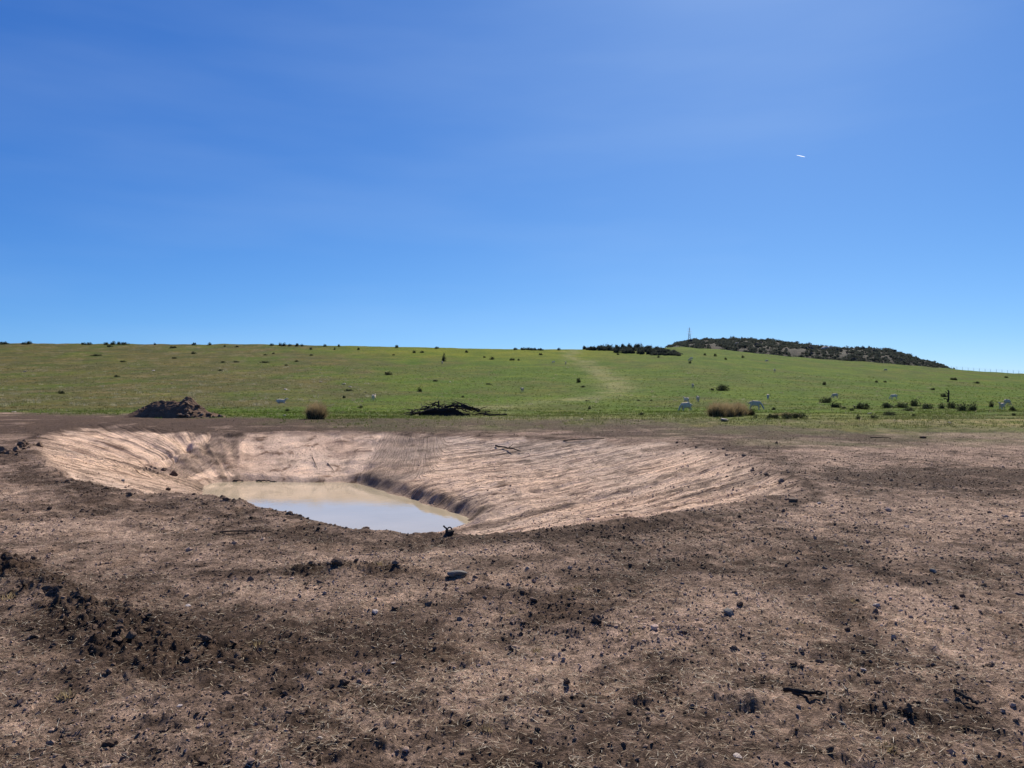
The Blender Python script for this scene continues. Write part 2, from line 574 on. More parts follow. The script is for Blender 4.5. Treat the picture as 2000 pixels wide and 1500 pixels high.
M['steel'] = simple('galvanised_steel', (0.30, 0.31, 0.32), (0.42, 0.43, 0.44), 3, rough=0.5, bump=0)
M['rock'] = simple('koppie_rock', (0.05, 0.045, 0.042), (0.15, 0.125, 0.105), 0.5, bump=0.8, bdist=0.3)
M['hill'] = simple('koppie_ground', (0.022, 0.026, 0.021), (0.060, 0.048, 0.036), 0.22, bump=1.0, bdist=0.6, world_co=True)
M['white'] = simple('white_paint', (0.75, 0.75, 0.75), (0.82, 0.82, 0.82), 1, rough=0.4, bump=0)

def water_material():
    m, nt, b, out = new_mat('muddy_water')
    p = pos(nt)
    c = ramp(nt, nz(nt, p, 0.35, 4, 0.5), [(0.35, (0.41, 0.335, 0.22)), (0.65, (0.47, 0.385, 0.26))])
    nt.links.new(c, b.inputs['Base Color'])
    b.inputs['Roughness'].default_value = 0.035
    b.inputs['IOR'].default_value = 1.52
    mp = nt.nodes.new('ShaderNodeMapping')
    mp.inputs['Scale'].default_value = (1, 2.0, 1)
    nt.links.new(p, mp.inputs[0])
    add_bump(nt, b, nz(nt, mp.outputs[0], 3.0, 3, 0.5), 0.10, 0.02)
    return m
M['water'] = water_material()

# ------------------------------------------------------------------ the ground sheet (polar grid, fine in front, coarse elsewhere)
az_f = np.arange(-37.5, 37.5001, 0.072)
az = np.concatenate([az_f, np.arange(38.5, 60, 1.5), np.arange(62, 299, 4), np.arange(300, 322, 1.5)])
az = np.radians(az)
rr = np.concatenate([[0.05], np.geomspace(0.4, 2.4, 8), np.geomspace(2.55, 47, 560)[0:], np.geomspace(47.6, 420, 150), np.geomspace(440, 6000, 22)])
NA, NR = len(az), len(rr)
A, RR = np.meshgrid(az, rr)
X = RR * np.sin(A)
Y = RR * np.cos(A)
Z = height(X.ravel(), Y.ravel()).reshape(X.shape)
T, DW, INS = np.zeros(X.size), np.full(X.size, 99.0), np.zeros(X.size, bool)
xf, yf = X.ravel(), Y.ravel()
nr_ = (yf > 5) & (yf < 42) & (np.abs(xf) < 26)
T[nr_], DW[nr_], INS[nr_] = pit_t(xf[nr_], yf[nr_])

def grass_mask(x, y):
    u = 1000 + 1500 * x / np.maximum(y, 1)
    e = np.interp(u, [-400, 0, 240, 500, 800, 1000, 1300, 1500, 2000, 2600], [66, 62, 56, 46, 42, 42, 38, 34, 31.5, 30])
    d = y - e + 6.5 * fbm(x / 11, y / 6, 201, 5) + 6.0 * fbm(x / 1.6, y / 2.6, 202, 4)
    side = np.hypot(x, y) - 75 + 6 * fbm(x / 9, y / 9, 203, 3)
    return np.maximum(sstep(d, -12, 9), sstep(side, -4, 4))

G = grass_mask(xf, yf)

def blob(u, v, cx, cy, rx, ry):
    return np.exp(-(((u - cx) / rx) ** 2 + ((v - cy) / ry) ** 2))

# where topsoil was dragged, trodden in or scraped away: centre lines on the ground, half width, how dark (+) or pale (-)
STAINS = [([(300, 1235), (520, 1235), (800, 1262), (1000, 1240), (1180, 1150), (1400, 1095), (1700, 1065)], 26, .42),
          ([(0, 1010), (250, 990), (480, 1010), (640, 1060)], 16, .40), ([(700, 1062), (900, 1062), (1200, 1042), (1560, 990)], 9, .40),
          ([(60, 1045), (200, 1035), (300, 1062), (480, 1100), (700, 1098)], 11, -.48), ([(380, 1150), (600, 1175), (830, 1160)], 20, -.42), ([(820, 1092), (1040, 1076)], 9, -.55),
          ([(900, 1345), (1100, 1300), (1260, 1235), (1400, 1185), (1560, 1180)], 30, -.40), ([(1500, 1130), (1640, 1190), (1690, 1290)], 36, .50), ([(1600, 1080), (1760, 1120)], 22, .40),
          ([(1450, 1340), (1700, 1400), (1900, 1425)], 22, .35), ([(1770, 1190), (1860, 1240), (1960, 1290)], 36, -.60), ([(0, 1215), (200, 1290), (460, 1300)], 42, .38),
          ([(-200, 828), (300, 832), (800, 836), (1300, 842), (1700, 850)], 11, .75), ([(500, 1400), (900, 1440), (1100, 1400)], 22, .15), ([(900, 1470), (1000, 1420)], 22, -.40),
          ([(1650, 925), (2000, 932)], 14, .45), ([(1560, 880), (2000, 876)], 7, -.30), ([(1600, 985), (2000, 1000)], 12, -.35), ([(1850, 1470), (2000, 1450)], 26, -.35),
          ([(0, 880), (60, 930), (200, 975)], 18, .45), ([(1575, 962), (1540, 915), (1480, 885), (1350, 862)], 8, .40), ([(40, 880), (80, 845), (200, 832), (400, 843)], 7, .5), ([(1000, 1180), (1120, 1220)], 20, .25), ([(550, 1330), (800, 1380)], 24, .22), ([(0, 1470), (400, 1460)], 26, .15)]

def tones(x, y, t, ins, dw, g):
    y1 = np.maximum(y, 0.8)
    u = np.clip(1000 + 1500 * x / y1, -3000, 5000)
    v = 775 + 1500 * EYE / y1
    big = fbm(x / 2.6, y / 2.6, 301, 4)
    med = fbm(x / 0.7, y / 0.7, 302, 4)
    # how much dark organic loam lies on the pale dry crust
    dk = 0.58 + 0.38 * big + 0.30 * med
    uw = u + 40 * fbm(x / 0.9, y / 0.9, 306, 3)
    vw = v + 12 * fbm(x / 0.9, y / 0.9, 307, 3)
    dk = dk + 0.55 * fbm(x / 7, y / 1.6, 308, 4) * sstep(y, 24, 36)
    for P, w, a in STAINS:
        d = seg_dist(uw, vw * 1.6, [(p[0], p[1] * 1.6) for p in P], closed=False)
        dk = dk + 0.8 * a * np.exp(-(d / (w * 1.8)) ** 2)
    sod = np.zeros(x.shape)
    nearm = np.hypot(x, y) < 12
    for P, a in zip(DARKROW, (1.0, .9, .7)):
        d = seg_dist(x[nearm], y[nearm], P, closed=False)
        sod[nearm] = np.maximum(sod[nearm], a * np.exp(-(d / 0.24) ** 2) * np.clip(0.8 + 0.7 * fbm(x[nearm] / .2, y[nearm] / .2, 303, 3), 0, 1.2))
    fin = fbm(x / 0.2, y / 0.2, 305, 4)
    dk = np.clip(0.5 + (dk - 0.5) * 1.28 + 0.62 * fin * sstep(-y, -36, -16) + sod * 0.6, 0, 1)[:, None]
    pale = np.array([0.468, 0.327, 0.242])
    dark = np.array([0.108, 0.072, 0.052])
    c = pale * (1 - dk) + dark * dk
    c = c * (1 - 0.30 * np.clip(sod, 0, 1))[:, None]
    # subsoil in the dam
    edge = sstep(t + 0.10 * med, 0.015, 0.11)
    org = np.array([0.70, 0.485, 0.345])
    grey = np.array([0.56, 0.435, 0.345])
    gmix = np.clip(0.32 + 0.45 * fbm(x / 1.8, y / 1.8, 311, 4) + 0.30 * sstep(y, 22, 30) * sstep(x, -8, 2) - 0.35 * sstep(-y, -20, -12) * sstep(x, -1, 2)
                   - 0.25 * sstep(-x, 9, 12), 0, 1)[:, None]
    sub = org * (1 - gmix) + grey * gmix
    wet = (1 - sstep(dw, 0.05, 0.55))[:, None]
    sub = sub * (1 - 0.30 * wet)
    dl = (0.40 * np.clip(fbm(x / .5, y / .5, 312, 4) - 0.12, 0, 1) * 2)[:, None]
    sub = sub * (1 - dl)
    # crumbs of dark topsoil dragged into lines by the blade
    ab = R(38) - R(1.2) * (y - 14)
    qb = -x * np.sin(ab) + y * np.cos(ab) + 0.35 * fbm(x / 3, y / 3, 71, 3)
    lb_ = x * np.cos(ab) + y * np.sin(ab)
    ln = sstep(noise(qb / 0.30, lb_ * 0.22, 315) + 0.7 * fbm(x / .35, y / .35, 316, 3), 0.28, 0.75) * sstep(x, -6, -2)
    lw = sstep(noise(np.arctan2(y - 24.5, x + 8.5) * 19, lb_ * .3, 317) + 0.8 * fbm(x / .4, y / .4, 318, 3), 0.3, 0.8) * sstep(-x, 6, 10)
    step_shade = np.exp(-((dw - 0.45) / 0.35) ** 2) * sstep(x, -7, -5) * sstep(y, 17, 19) * 0.35  # shade on the face of the right-shore step, darkened into the soil colour
    sub = sub * (1 - np.clip(0.52 * ln + 0.5 * lw + step_shade, 0, 0.7))[:, None]
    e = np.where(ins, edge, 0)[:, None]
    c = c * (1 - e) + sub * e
    # thin strip of pale spill along the rim
    # the pasture
    gy = np.clip(y, 40, 400)
    green = np.array([0.074, 0.110, 0.018])
    olive = np.array([0.088, 0.082, 0.032])
    lime = np.array([0.120, 0.140, 0.016])
    tanp = np.array([0.190, 0.180, 0.080])
    left = sstep(-u, -1000, -350) * sstep(y, 60, 90)
    ol = np.clip(left * 0.85 + 0.75 * fbm(x / 9, y / 14, 321, 5) + 0.12, 0, 1)[:, None]
    gc = green * (1 - ol) + olive * ol
    lm = (sstep(y, 245, 300) * sstep(u, 560, 850) * sstep(-u, -1330, -1130) * 0.8)[:, None]
    gc = gc * (1 - lm) + lime * lm
    # worn stock path winding up the slope, and a dry strip at its foot
    pu = np.interp(y, [70, 85, 100, 118, 140, 175, 220, 290], [900, 960, 1060, 1160, 1205, 1210, 1165, 1118])
    pw = np.interp(y, [70, 100, 140, 220, 290], [80, 70, 34, 26, 14])
    pt = (np.exp(-((u - pu - 25 * fbm(x / 6, y / 10, 331, 3)) / pw) ** 2) * 0.85 * (0.7 + 0.6 * fbm(x / 4, y / 6, 332, 3)))
    ft = 0.4 * sstep(-y, -64, -50) * sstep(u, 900, 1050)
    pt = np.clip(pt + ft, 0, 0.8)[:, None]
    gc = gc * (1 - pt) + tanp * pt
    br = (0.55 * sstep(fbm(x / 3.0, y / 4.0, 341, 4), 0.15, 0.5) * left)[:, None]
    gc = gc * (1 - br) + np.array([0.150, 0.125, 0.072]) * br
    g2 = g[:, None]
    return c * (1 - g2) + gc * g2

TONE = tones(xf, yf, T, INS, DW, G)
_a = R(38) - R(1.2) * (yf - 14)
_q = -xf * np.sin(_a) + yf * np.cos(_a) + 0.25 * fbm(xf / 3, yf / 3, 71, 3)
_l = xf * np.cos(_a) + yf * np.sin(_a)
_ang = np.arctan2(yf - 24.5, xf + 8.5)
_w = sstep(-xf, 4.5, 9.0)
_bk = sstep(xf, -12.8, -11.2) * sstep(yf, 24, 26.5) * sstep(-xf, 2.5, 5.5)
FLOW = np.stack([_q * (1 - _w) + _ang * 7 * _w, _l * (1 - _w) + T * 5 * _w, Z.ravel()], 1)
FLOW = FLOW * (1 - _bk[:, None]) + np.stack([xf * 0.16 + 0.1 * fbm(xf, yf, 88, 2), T * 10 + 0.5 * fbm(xf / 2, yf / 2, 89, 3), Z.ravel()], 1) * _bk[:, None]
V = np.stack([xf, yf, Z.ravel()], 1)
ii, jj = np.meshgrid(np.arange(NR - 1), np.arange(NA), indexing='ij')
j2 = (jj + 1) % NA
F = np.stack([ii * NA + jj, ii * NA + j2, (ii + 1) * NA + j2, (ii + 1) * NA + jj], -1).reshape(-1, 4)[:, ::-1]
# which sheet each face belongs to
fc = F[:, 0]
is_p = G[fc] > 0.5
is_b = INS[fc] & ~is_p
def sub_sheet(name, mask, mats, label, extra=None):
    f = F[mask]
    used, inv = np.unique(f, return_inverse=True)
    me = mesh_np(name, V[used], inv.reshape(f.shape), mats, True, dict({'tone': TONE[used]}, **({k: a[used] for k, a in extra.items()} if extra else {})))
    o = link(name, me)
    tag(o, label=label, kind='structure')
    return o
sub_sheet('ground', ~is_p & ~is_b, [M['earth']], 'bare trampled brown earth with clods, dung and straw around the dam')
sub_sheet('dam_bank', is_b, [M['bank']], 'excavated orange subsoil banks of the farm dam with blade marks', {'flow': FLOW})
sub_sheet('pasture', is_p, [M['turf']], 'green grazed hillside rising to the skyline behind the dam')
# water sheet
wx = [p for p in WATER]
bm = bmesh.new()
cxw = sum(p[0] for p in wx) / len(wx); cyw = sum(p[1] for p in wx) / len(wx)
vs = [bm.verts.new((cxw + (p[0] - cxw) * 1.12, cyw + (p[1] - cyw) * 1.12, WATER_Z + 0.015)) for p in wx]
bm.faces.new(vs)
bmesh.ops.triangulate(bm, faces=bm.faces[:])
bm.normal_update(); bm.faces.ensure_lookup_table()
if bm.faces[0].normal.z < 0:
    bmesh.ops.reverse_faces(bm, faces=bm.faces[:])
me = bpy.data.meshes.new('water'); bm.to_mesh(me); bm.free(); me.materials.append(M['water'])
tag(link('water', me), 'still muddy tan water reflecting the sky at the bottom of the dam', kind='structure')

# ------------------------------------------------------------------ shapes shared by many things
def ico(sub):
    bm = bmesh.new()
    bmesh.ops.create_icosphere(bm, subdivisions=sub, radius=1.0)
    bm.verts.ensure_lookup_table()
    v = np.array([x.co[:] for x in bm.verts]); f = np.array([[y.index for y in x.verts] for x in bm.faces])
    bm.free()
    return v, f
ICO1, ICO1F = ico(1)
ICO2, ICO2F = ico(2)
ICO3, ICO3F = ico(3)

def lump(v, seed, rough=0.3, cuts=3):
    """break a ball into an irregular clod: planar facets knocked off, then noise"""
    g = np.random.default_rng(seed)
    v = v.copy()
    for _ in range(cuts):
        n = g.normal(size=3); n /= np.linalg.norm(n)
        d = g.uniform(0.35, 0.8)
        over = np.maximum(v @ n - d, 0)
        v = v - over[:, None] * n * 0.9
    a = g.uniform(0, 10, 3)
    k = 1 + rough * (noise(v[:, 0] * 1.7 + a[0], v[:, 1] * 1.7 + v[:, 2] * 2.1 + a[1], seed) + 0.5 * noise(v[:, 2] * 4 + a[2], v[:, 0] * 4 - v[:, 1] * 3, seed + 1))
    return v * k[:, None]

def scatter(name, pts, size, tone, variants, F_, mat, squash=(0.55, 0.9), sink=0.15):
    n = len(pts)
    vi = rng.integers(0, len(variants), n)
    Vb = np.stack(variants)[vi]                      # n, k, 3
    a = rng.uniform(0, 2 * np.pi, n); ca, sa = np.cos(a), np.sin(a)
    sx = size * rng.uniform(0.75, 1.3, n); sy = size * rng.uniform(0.7, 1.2, n); sz = size * rng.uniform(*squash, n)
    x, y, z = Vb[..., 0] * sx[:, None], Vb[..., 1] * sy[:, None], Vb[..., 2] * sz[:, None]
    tl = rng.normal(0, .35, n)[:, None]
    y, z = y * np.cos(tl) - z * np.sin(tl), y * np.sin(tl) + z * np.cos(tl)
    X_ = x * ca[:, None] - y * sa[:, None] + pts[:, 0:1]
    Y_ = x * sa[:, None] + y * ca[:, None] + pts[:, 1:2]
    Z_ = z + pts[:, 2:3] + (sz * (0.5 - sink))[:, None]
    k = Vb.shape[1]
    V_ = np.stack([X_, Y_, Z_], -1).reshape(-1, 3)
    FF = (F_[None] + (np.arange(n) * k)[:, None, None]).reshape(-1, F_.shape[1])
    me = mesh_np(name, V_, FF, [mat], False, {'tone': np.repeat(tone, k, 0)})
    return link(name, me)

def earth_tone(x, y):
    t, dw, ins = pit_t(x, y)
    return tones(x, y, t, ins, dw, grass_mask(x, y))

def polar_pts(n, r0, r1, power, az_deg=37):
    r = r0 * (r1 / r0) ** (rng.random(n) ** power)
    a = np.radians(rng.uniform(-az_deg, az_deg, n))
    return r * np.sin(a), r * np.cos(a), r

# loose crumbs and pellets nobody could count
vars1 = [lump(ICO1, 40 + k, 0.22) for k in range(10)]
OCT = np.array([[1, 0, 0], [-1, 0, 0], [0, 1, 0], [0, -1, 0], [0, 0, 1], [0, 0, -1.]])
OCTF = np.array([[0, 2, 4], [2, 1, 4], [1, 3, 4], [3, 0, 4], [2, 0, 5], [1, 2, 5], [3, 1, 5], [0, 3, 5]])
vars0 = [OCT * np.random.default_rng(70 + k).uniform(.6, 1.25, (6, 3)) + np.random.default_rng(90 + k).normal(0, .14, (6, 3)) for k in range(16)]
def crumbs(name, n, r0, r1, pw, s0, sig, variants, faces, darkp, lift):
    x, y, r = polar_pts(n, r0, r1, pw)
    keep = (fbm(x / 0.8, y / 0.8, 401, 3) + rng.uniform(-.6, 1.1, n) > 0)
    t_, dw_, in_ = pit_t(x, y)
    keep &= (~in_ | (rng.random(n) < 0.75)) & (dw_ > 0.1)
    x, y, r = x[keep], y[keep], r[keep]
    size = np.exp(rng.normal(math.log(s0), sig, len(x))) * (0.72 + 0.105 * np.minimum(r, 16))
    z = height(x, y)
    tn = earth_tone(x, y) * rng.uniform(0.55, 1.35, len(x))[:, None]
    tn[rng.random(len(x)) < darkp] *= 0.36
    o = scatter(name, np.stack([x, y, z], 1), size, tn, variants, faces, M['clod'], sink=lift)
    return o
tag(crumbs('gravel', 14000, 2.7, 13, .9, .0060, .42, vars1, ICO1F, .30, .25), 'loose crumbs of earth and dung pellets strewn over the bare ground', kind='stuff')
tag(crumbs('fine_gravel', 80000, 2.7, 44, .72, .0056, .34, vars0, OCTF, .22, .25), 'finer grit and crumbs covering the bare ground', kind='stuff')

# dry straw lying on the ground
def blades(name, P, L, W, lean, az_, tone, mat, seg=2, curve=0.4):
    """tapered bent strips; lean = angle from the vertical"""
    n = len(P)
    d = np.stack([np.sin(lean) * np.cos(az_), np.sin(lean) * np.sin(az_), np.cos(lean)], 1)
    side = np.stack([-np.sin(az_), np.cos(az_), np.zeros(n)], 1)
    bend = rng.normal(0, curve, (n, 1)) * side + np.array([0, 0, -1]) * (curve * np.sin(lean) * 0.3)[:, None]
    rows = []
    for k in range(seg + 1):
        s = k / seg
        c = P + d * (L * s)[:, None] + bend * (L * s * s)[:, None] * 0.5
        w = (W * (1 - 0.8 * s))[:, None] * 0.5
        rows += [c - side * w, c + side * w]
    V_ = np.stack(rows, 1).reshape(-1, 3)
    m = 2 * (seg + 1)
    q = np.array([[2 * k, 2 * k + 1, 2 * k + 3, 2 * k + 2] for k in range(seg)])
    FF = (q[None] + (np.arange(n) * m)[:, None, None]).reshape(-1, 4)
    return mesh_np(name, V_, FF, [mat], False, {'tone': np.repeat(tone, m, 0)})

n = 80000
x, y, r = polar_pts(n, 2.7, 20, 0.8)
keep = (fbm(x / 0.6, y / 0.6, 411, 3) + rng.uniform(-.5, .6, n) > 0)
t_, dw_, in_ = pit_t(x, y); keep &= ~in_
x, y, r = x[keep], y[keep], r[keep]
P = np.stack([x, y, height(x, y) + 0.006], 1)
n = len(x)
pal = np.array([[0.62, 0.50, 0.34], [0.50, 0.40, 0.28], [0.30, 0.22, 0.15], [0.70, 0.62, 0.48]])
me = blades('dry_straw', P, rng.uniform(0.015, 0.065, n) * (0.8 + 0.04 * r), rng.uniform(0.0015, 0.0035, n) * (0.7 + 0.08 * r), R(90) - np.abs(rng.normal(0, R(11), n)),
            rng.uniform(0, 2 * np.pi, n), pal[rng.integers(0, 4, n)] * rng.uniform(.7, 1.15, n)[:, None], M['straw'], seg=1)
tag(link('dry_straw', me), 'short pale straw stems littered over the bare earth', kind='stuff')

# grass on the pasture: tufts of blades
n = 46000
yy = 41 * (235 / 41) ** (rng.random(n) ** 1.05)
uu = rng.uniform(-1080, 1080, n)
xx = uu / 1500 * yy
ex_ = 24000
yy = np.concatenate([yy, rng.uniform(35, 62, ex_)]); uu = np.concatenate([uu, rng.uniform(-1080, 1080, ex_)])
n += ex_
xx = uu / 1500 * yy
keep = (grass_mask(xx, yy) + rng.uniform(-.40, .40, n) > 0.5) & (fbm(xx / 3, yy / 3, 421, 3) + rng.uniform(-.5, .6, n) > 0)
xx, yy = xx[keep], yy[keep]
n = len(xx)
tz = tones(xx, yy, np.zeros(n), np.zeros(n, bool), np.full(n, 99.), np.ones(n))
hh = height(xx, yy)
NB = 4
P = np.repeat(np.stack([xx, yy, hh - 0.01], 1), NB, 0)
P[:, :2] += rng.normal(0, 0.05, (n * NB, 2)) * np.repeat(0.7 + yy / 120, NB)[:, None]
L = np.repeat(rng.uniform(0.05, 0.14, n) * (0.8 + yy / 260), NB) * rng.uniform(.6, 1.2, n * NB)
W = np.repeat(0.016 + 0.00042 * yy, NB)
lefty = (xx / yy * 1500 < 0)
dry = (rng.random(n) < np.where(lefty & (yy > 70), 0.26, 0.06))
tt = tz * rng.uniform(0.8, 1.25, n)[:, None]
tt[dry] = np.array([0.36, 0.32, 0.19]) * rng.uniform(.7, 1.1, dry.sum())[:, None]
me = blades('grass', P, L, W, np.abs(rng.normal(0, 0.5, n * NB)), rng.uniform(0, 2 * np.pi, n * NB), np.repeat(tt, NB, 0), M['grass'], seg=1)
tag(link('grass', me), 'short grazed grass covering the hillside', kind='stuff')

# pale dry tufts scattered through the left of the slope
n = 420
yy = 85 * (240 / 85) ** rng.random(n)
uu = np.where(rng.random(n) < .8, rng.uniform(-1050, -280, n), rng.uniform(-280, 900, n)); xx = uu / 1500 * yy
NB = 26
P = np.repeat(np.stack([xx, yy, height(xx, yy)], 1), NB, 0)
sz_ = np.repeat(rng.uniform(.5, 1.3, n), NB)
P[:, 0] += rng.normal(0, .22, n * NB) * sz_; P[:, 1] += rng.normal(0, .25, n * NB) * sz_
tt = np.array([0.42, 0.38, 0.24]) * rng.uniform(.55, 1.1, n)[:, None]
me = blades('dry_grass', P, 0.34 * sz_ * rng.uniform(.5, 1.2, n * NB), .045 * sz_, np.abs(rng.normal(0, .6, n * NB)), rng.uniform(0, 6.28, n * NB), np.repeat(tt, NB, 0), M['grass'], seg=1)
tag(link('dry_grass', me), 'pale dry grass tufts standing through the green slope, thickest on the left', kind='stuff')

# ------------------------------------------------------------------ individual clods, stones and sods
clod_me = []
for k in range(14):
    v = lump(ICO3, 900 + k, 0.16, 7)
    v = v * (1 + 0.13 * noise(v[:, 0] * 4.2 + v[:, 2] * 3, v[:, 1] * 4.2 + k, 940) + 0.07 * noise(v[:, 0] * 9 - v[:, 2] * 7, v[:, 1] * 9 + k, 941))[:, None]
    v[:, 2] *= 0.72
    me = mesh_np('clod', v, ICO3F, [M['darkclod' if k % 3 else 'browncl']], False)
    clod_me.append(me)
def put_lump(name, me, px, py, wpx, label, cat, group=None, flat=1.0, p=None, sink=0.42, long=1.0):
    p = at(px, py) if p is None else p
    d = math.hypot(p.x, p.y)
    s = wpx / 1500 * d / 2 * 0.82
    o = link(name, me, loc=(p.x, p.y, p.z + s * flat * (0.72 - sink)), rot=(rnd.uniform(-.3, .3), rnd.uniform(-.3, .3), rnd.uniform(0, 6.28)),
             scale=(s * rnd.uniform(.9, 1.15) * long, s * rnd.uniform(.8, 1.1), s * flat * rnd.uniform(.85, 1.1)))
    return tag(o, label, cat, group)

named_clods = [
    (625, 1322, 24, 'greystone', 'dark grey rounded stone on the bare ground, left of the squat mossy clod'),
    (672, 1345, 28, 'darkclod', 'squat dark clod just right of the grey rounded stone in the foreground'),
    (557, 1360, 18, 'darkclod', 'small dark clod below and left of the grey rounded stone'),
    (1446, 1187, 20, 'darkclod', 'dark upright clod beside a flat grey stone, right of centre'),
    (1424, 1210, 30, 'greystone', 'flat dusty grey stone beside the dark upright clod'),
    (1168, 1220, 36, 'darkclod', 'wide dark brown clod with a flat top, centre right of the ground'),
    (1107, 1350, 22, 'darkclod', 'round black-brown clod on the pale patch below centre'),
    (1822, 1121, 18, 'greystone', 'lone dark bluish stone on the bare ground at the right'),
    (1932, 1307, 16, 'darkclod', 'dark clod on the pale bare patch near the right edge'),
    (1600, 1296, 16, 'browncl', 'small round hollow-looking clod above the dark fallen stick'),
    (1548, 1303, 20, 'darkclod', 'low dark clod above the left end of the dark fallen stick'),
    (1622, 1488, 22, 'darkclod', 'dark clod at the bottom edge below the fallen stick'),
    (1053, 1495, 22, 'darkclod', 'black clod cut by the bottom edge near the middle'),
    (1050, 1445, 20, 'darkclod', 'grey-black clod just above the bottom edge near the middle'),
    (1218, 1464, 18, 'darkclod', 'dark clod right of the middle near the bottom edge'),
    (1442, 1490, 26, 'palestone', 'pale-topped stone at the bottom edge, right of the middle'),
    (1262, 1402, 18, 'darkclod', 'pair-shaped dark clod in the lower middle ground'),
    (1232, 1276, 14, 'darkclod', 'small dark clod in the middle of the ground above the pale patch'),
    (1352, 1299, 14, 'darkclod', 'small black clod at the left end of a short line of crumbs'),
    (770, 1193, 20, 'darkclod', 'dark clod with a lit top below the row of grey sods'),
    (838, 1184, 22, 'browncl', 'reddish brown low clod below the flat grey slab'),
    (732, 1197, 22, 'palestone', 'pale-edged stone lying below the row of grey sods'),
    (769, 1290, 14, 'palestone', 'small pale stone catching the light in the middle foreground'),
    (798, 1319, 16, 'darkclod', 'small dark wedge of earth in the middle foreground'),
    (800, 1384, 14, 'darkclod', 'small dark clod in the lower middle left'),
    (730, 1435, 16, 'darkclod', 'dark clod below and right of the grey rounded stone'),
    (625, 1452, 12, 'palestone', 'white chip of stone near the bottom left of centre'),
    (215, 1455, 34, 'darkclod', 'broad dark clod near the bottom left'),
    (395, 1488, 30, 'darkclod', 'dark green-black clod cut by the bottom edge at the left'),
    (430, 1308, 12, 'palestone', 'bright white chip of stone beside the dark row of sods'),
    (350, 1386, 16, 'palestone', 'small pale twin stone below the dark row of sods'),
    (368, 1192, 16, 'palestone', 'small pale stone on bare earth above the dark row of sods'),
    (1868, 1192, 18, 'darkclod', 'dark clod above the pale bare patch at the right'),
    (1881, 1168, 16, 'darkclod', 'dark clod uphill of the pale bare patch at the right'),
    (1770, 1408, 30, 'darkclod', 'broken dark clod between the two fallen sticks'),
    (1645, 1428, 26, 'greystone', 'grey half-buried stone under the dark fallen stick'),
    (1712, 1192, 18, 'palestone', 'pale-topped small stone on the dark soil at the right'),
    (1686, 1325, 16, 'palestone', 'pale pebble right of the hollow-looking clod'),
    (1655, 1230, 14, 'darkclod', 'dark crumb of earth on the dark soil at the right'),
    (240, 942, 12, 'greystone', 'dark round stone on the left bank of the dam'),
    (328, 957, 12, 'darkclod', 'dark clod low on the left bank above the water'),
    (1420, 935, 9, 'darkclod', 'small dark clod on the orange right bank'),
    (1322, 866, 9, 'darkclod', 'small dark clod on the far rim of the dam'),
    (1518, 865, 9, 'darkclod', 'small dark clod on the flat ground beyond the right rim'),
    (1803, 856, 14, 'darkclod', 'low dark clod far out on the bare ground at the right'),
    (1546, 980, 24, 'browncl', 'block of earth at the right tip of the dam rim'),
    (1282, 1042, 14, 'darkclod', 'dark clod on the near rim right of the water'),
    (564, 1004, 18, 'darkclod', 'dark clod on the near lip above the water'),
    (660, 1119, 34, 'darkclod', 'largest dark clod in the grey row of sods'),
    (1600, 985, 12, 'palestone', 'pale stone just beyond the right tip of the dam'),
]
stone_me = {}
for k, mn in enumerate(('greystone', 'palestone')):
    stone_me[mn] = mesh_np('stone', lump(ICO2, 1200 + k, 0.12, 6) * np.array([1, .85, .6]), ICO2F, [M[mn]], False)
for k, (px, py, w, mn, lb) in enumerate(named_clods):
    if mn in stone_me:
        put_lump('stone', stone_me[mn], px, py, w, lb, 'stone')
    else:
        cand = [m for m in clod_me if m.materials[0] == M[mn]]
        put_lump('clod', cand[k % len(cand)], px, py, w, lb, 'clod')

def row_of(P, n, width, smin, smax, label, group, mats=('darkclod',)):
    cand = [m for m in clod_me if m.materials[0].name in [M[q].name for q in mats]]
    L = [0]
    for a, b in zip(P, P[1:]):
        L.append(L[-1] + math.hypot(b[0] - a[0], b[1] - a[1]))
    for k in range(n):
        s = rnd.uniform(0, L[-1])
        i = max(j for j in range(len(P) - 1) if L[j] <= s)
        f = (s - L[i]) / (L[i + 1] - L[i])
        x = P[i][0] + (P[i + 1][0] - P[i][0]) * f + rnd.gauss(0, width)
        y = P[i][1] + (P[i + 1][1] - P[i][1]) * f + rnd.gauss(0, width)
        z = hz(x, y)
        c = rnd.uniform(smin, smax) * (0.6 + 0.8 * rnd.random() ** 2)
        put_lump('clod', cand[rnd.randrange(len(cand))], 0, 0, c * 2 * 1500 / math.hypot(x, y), label, 'clod', group, p=Vector((x, y, z)), flat=rnd.uniform(.7, 1.1))
row_of(DARKROW[0], 84, 0.17, 0.012, 0.046, 'dark clod in the long row of turned sods at the left', 'dark turned sods in the left row')
row_of(DARKROW[1], 46, 0.11, 0.012, 0.040, 'dark clod in the shorter spur of turned sods right of the long row', 'dark turned sods in the right spur')
row_of(DARKROW[2], 44, 0.06, 0.012, 0.036, 'grey-brown clod in the small row of sods in front of the water', 'sods in the row before the dam', ('darkclod', 'browncl'))
lr = [tuple(at(x, y)[:2]) for x, y in ((8, 893), (30, 882), (52, 872), (66, 868))]
row_of(lr, 20, 0.16, 0.07, 0.17, 'dark clod heaped on the far left rim of the dam', 'clods heaped on the left rim')
rim_r = [tuple(at(x, y)[:2]) for x, y in ((1330, 872), (1400, 884), (1460, 905), (1510, 935), (1545, 965))]
row_of(rim_r, 34, 0.22, 0.03, 0.085, 'small clod along the right rim of the dam', 'clods along the right rim', ('browncl',))
rim_l = [tuple(at(x, y)[:2]) for x, y in ((280, 925), (300, 912), (322, 925), (340, 935))]
row_of(rim_l, 16, 0.22, 0.05, 0.12, 'clod fallen halfway down the left bank', 'clods fallen on the left bank', ('darkclod', 'browncl'))
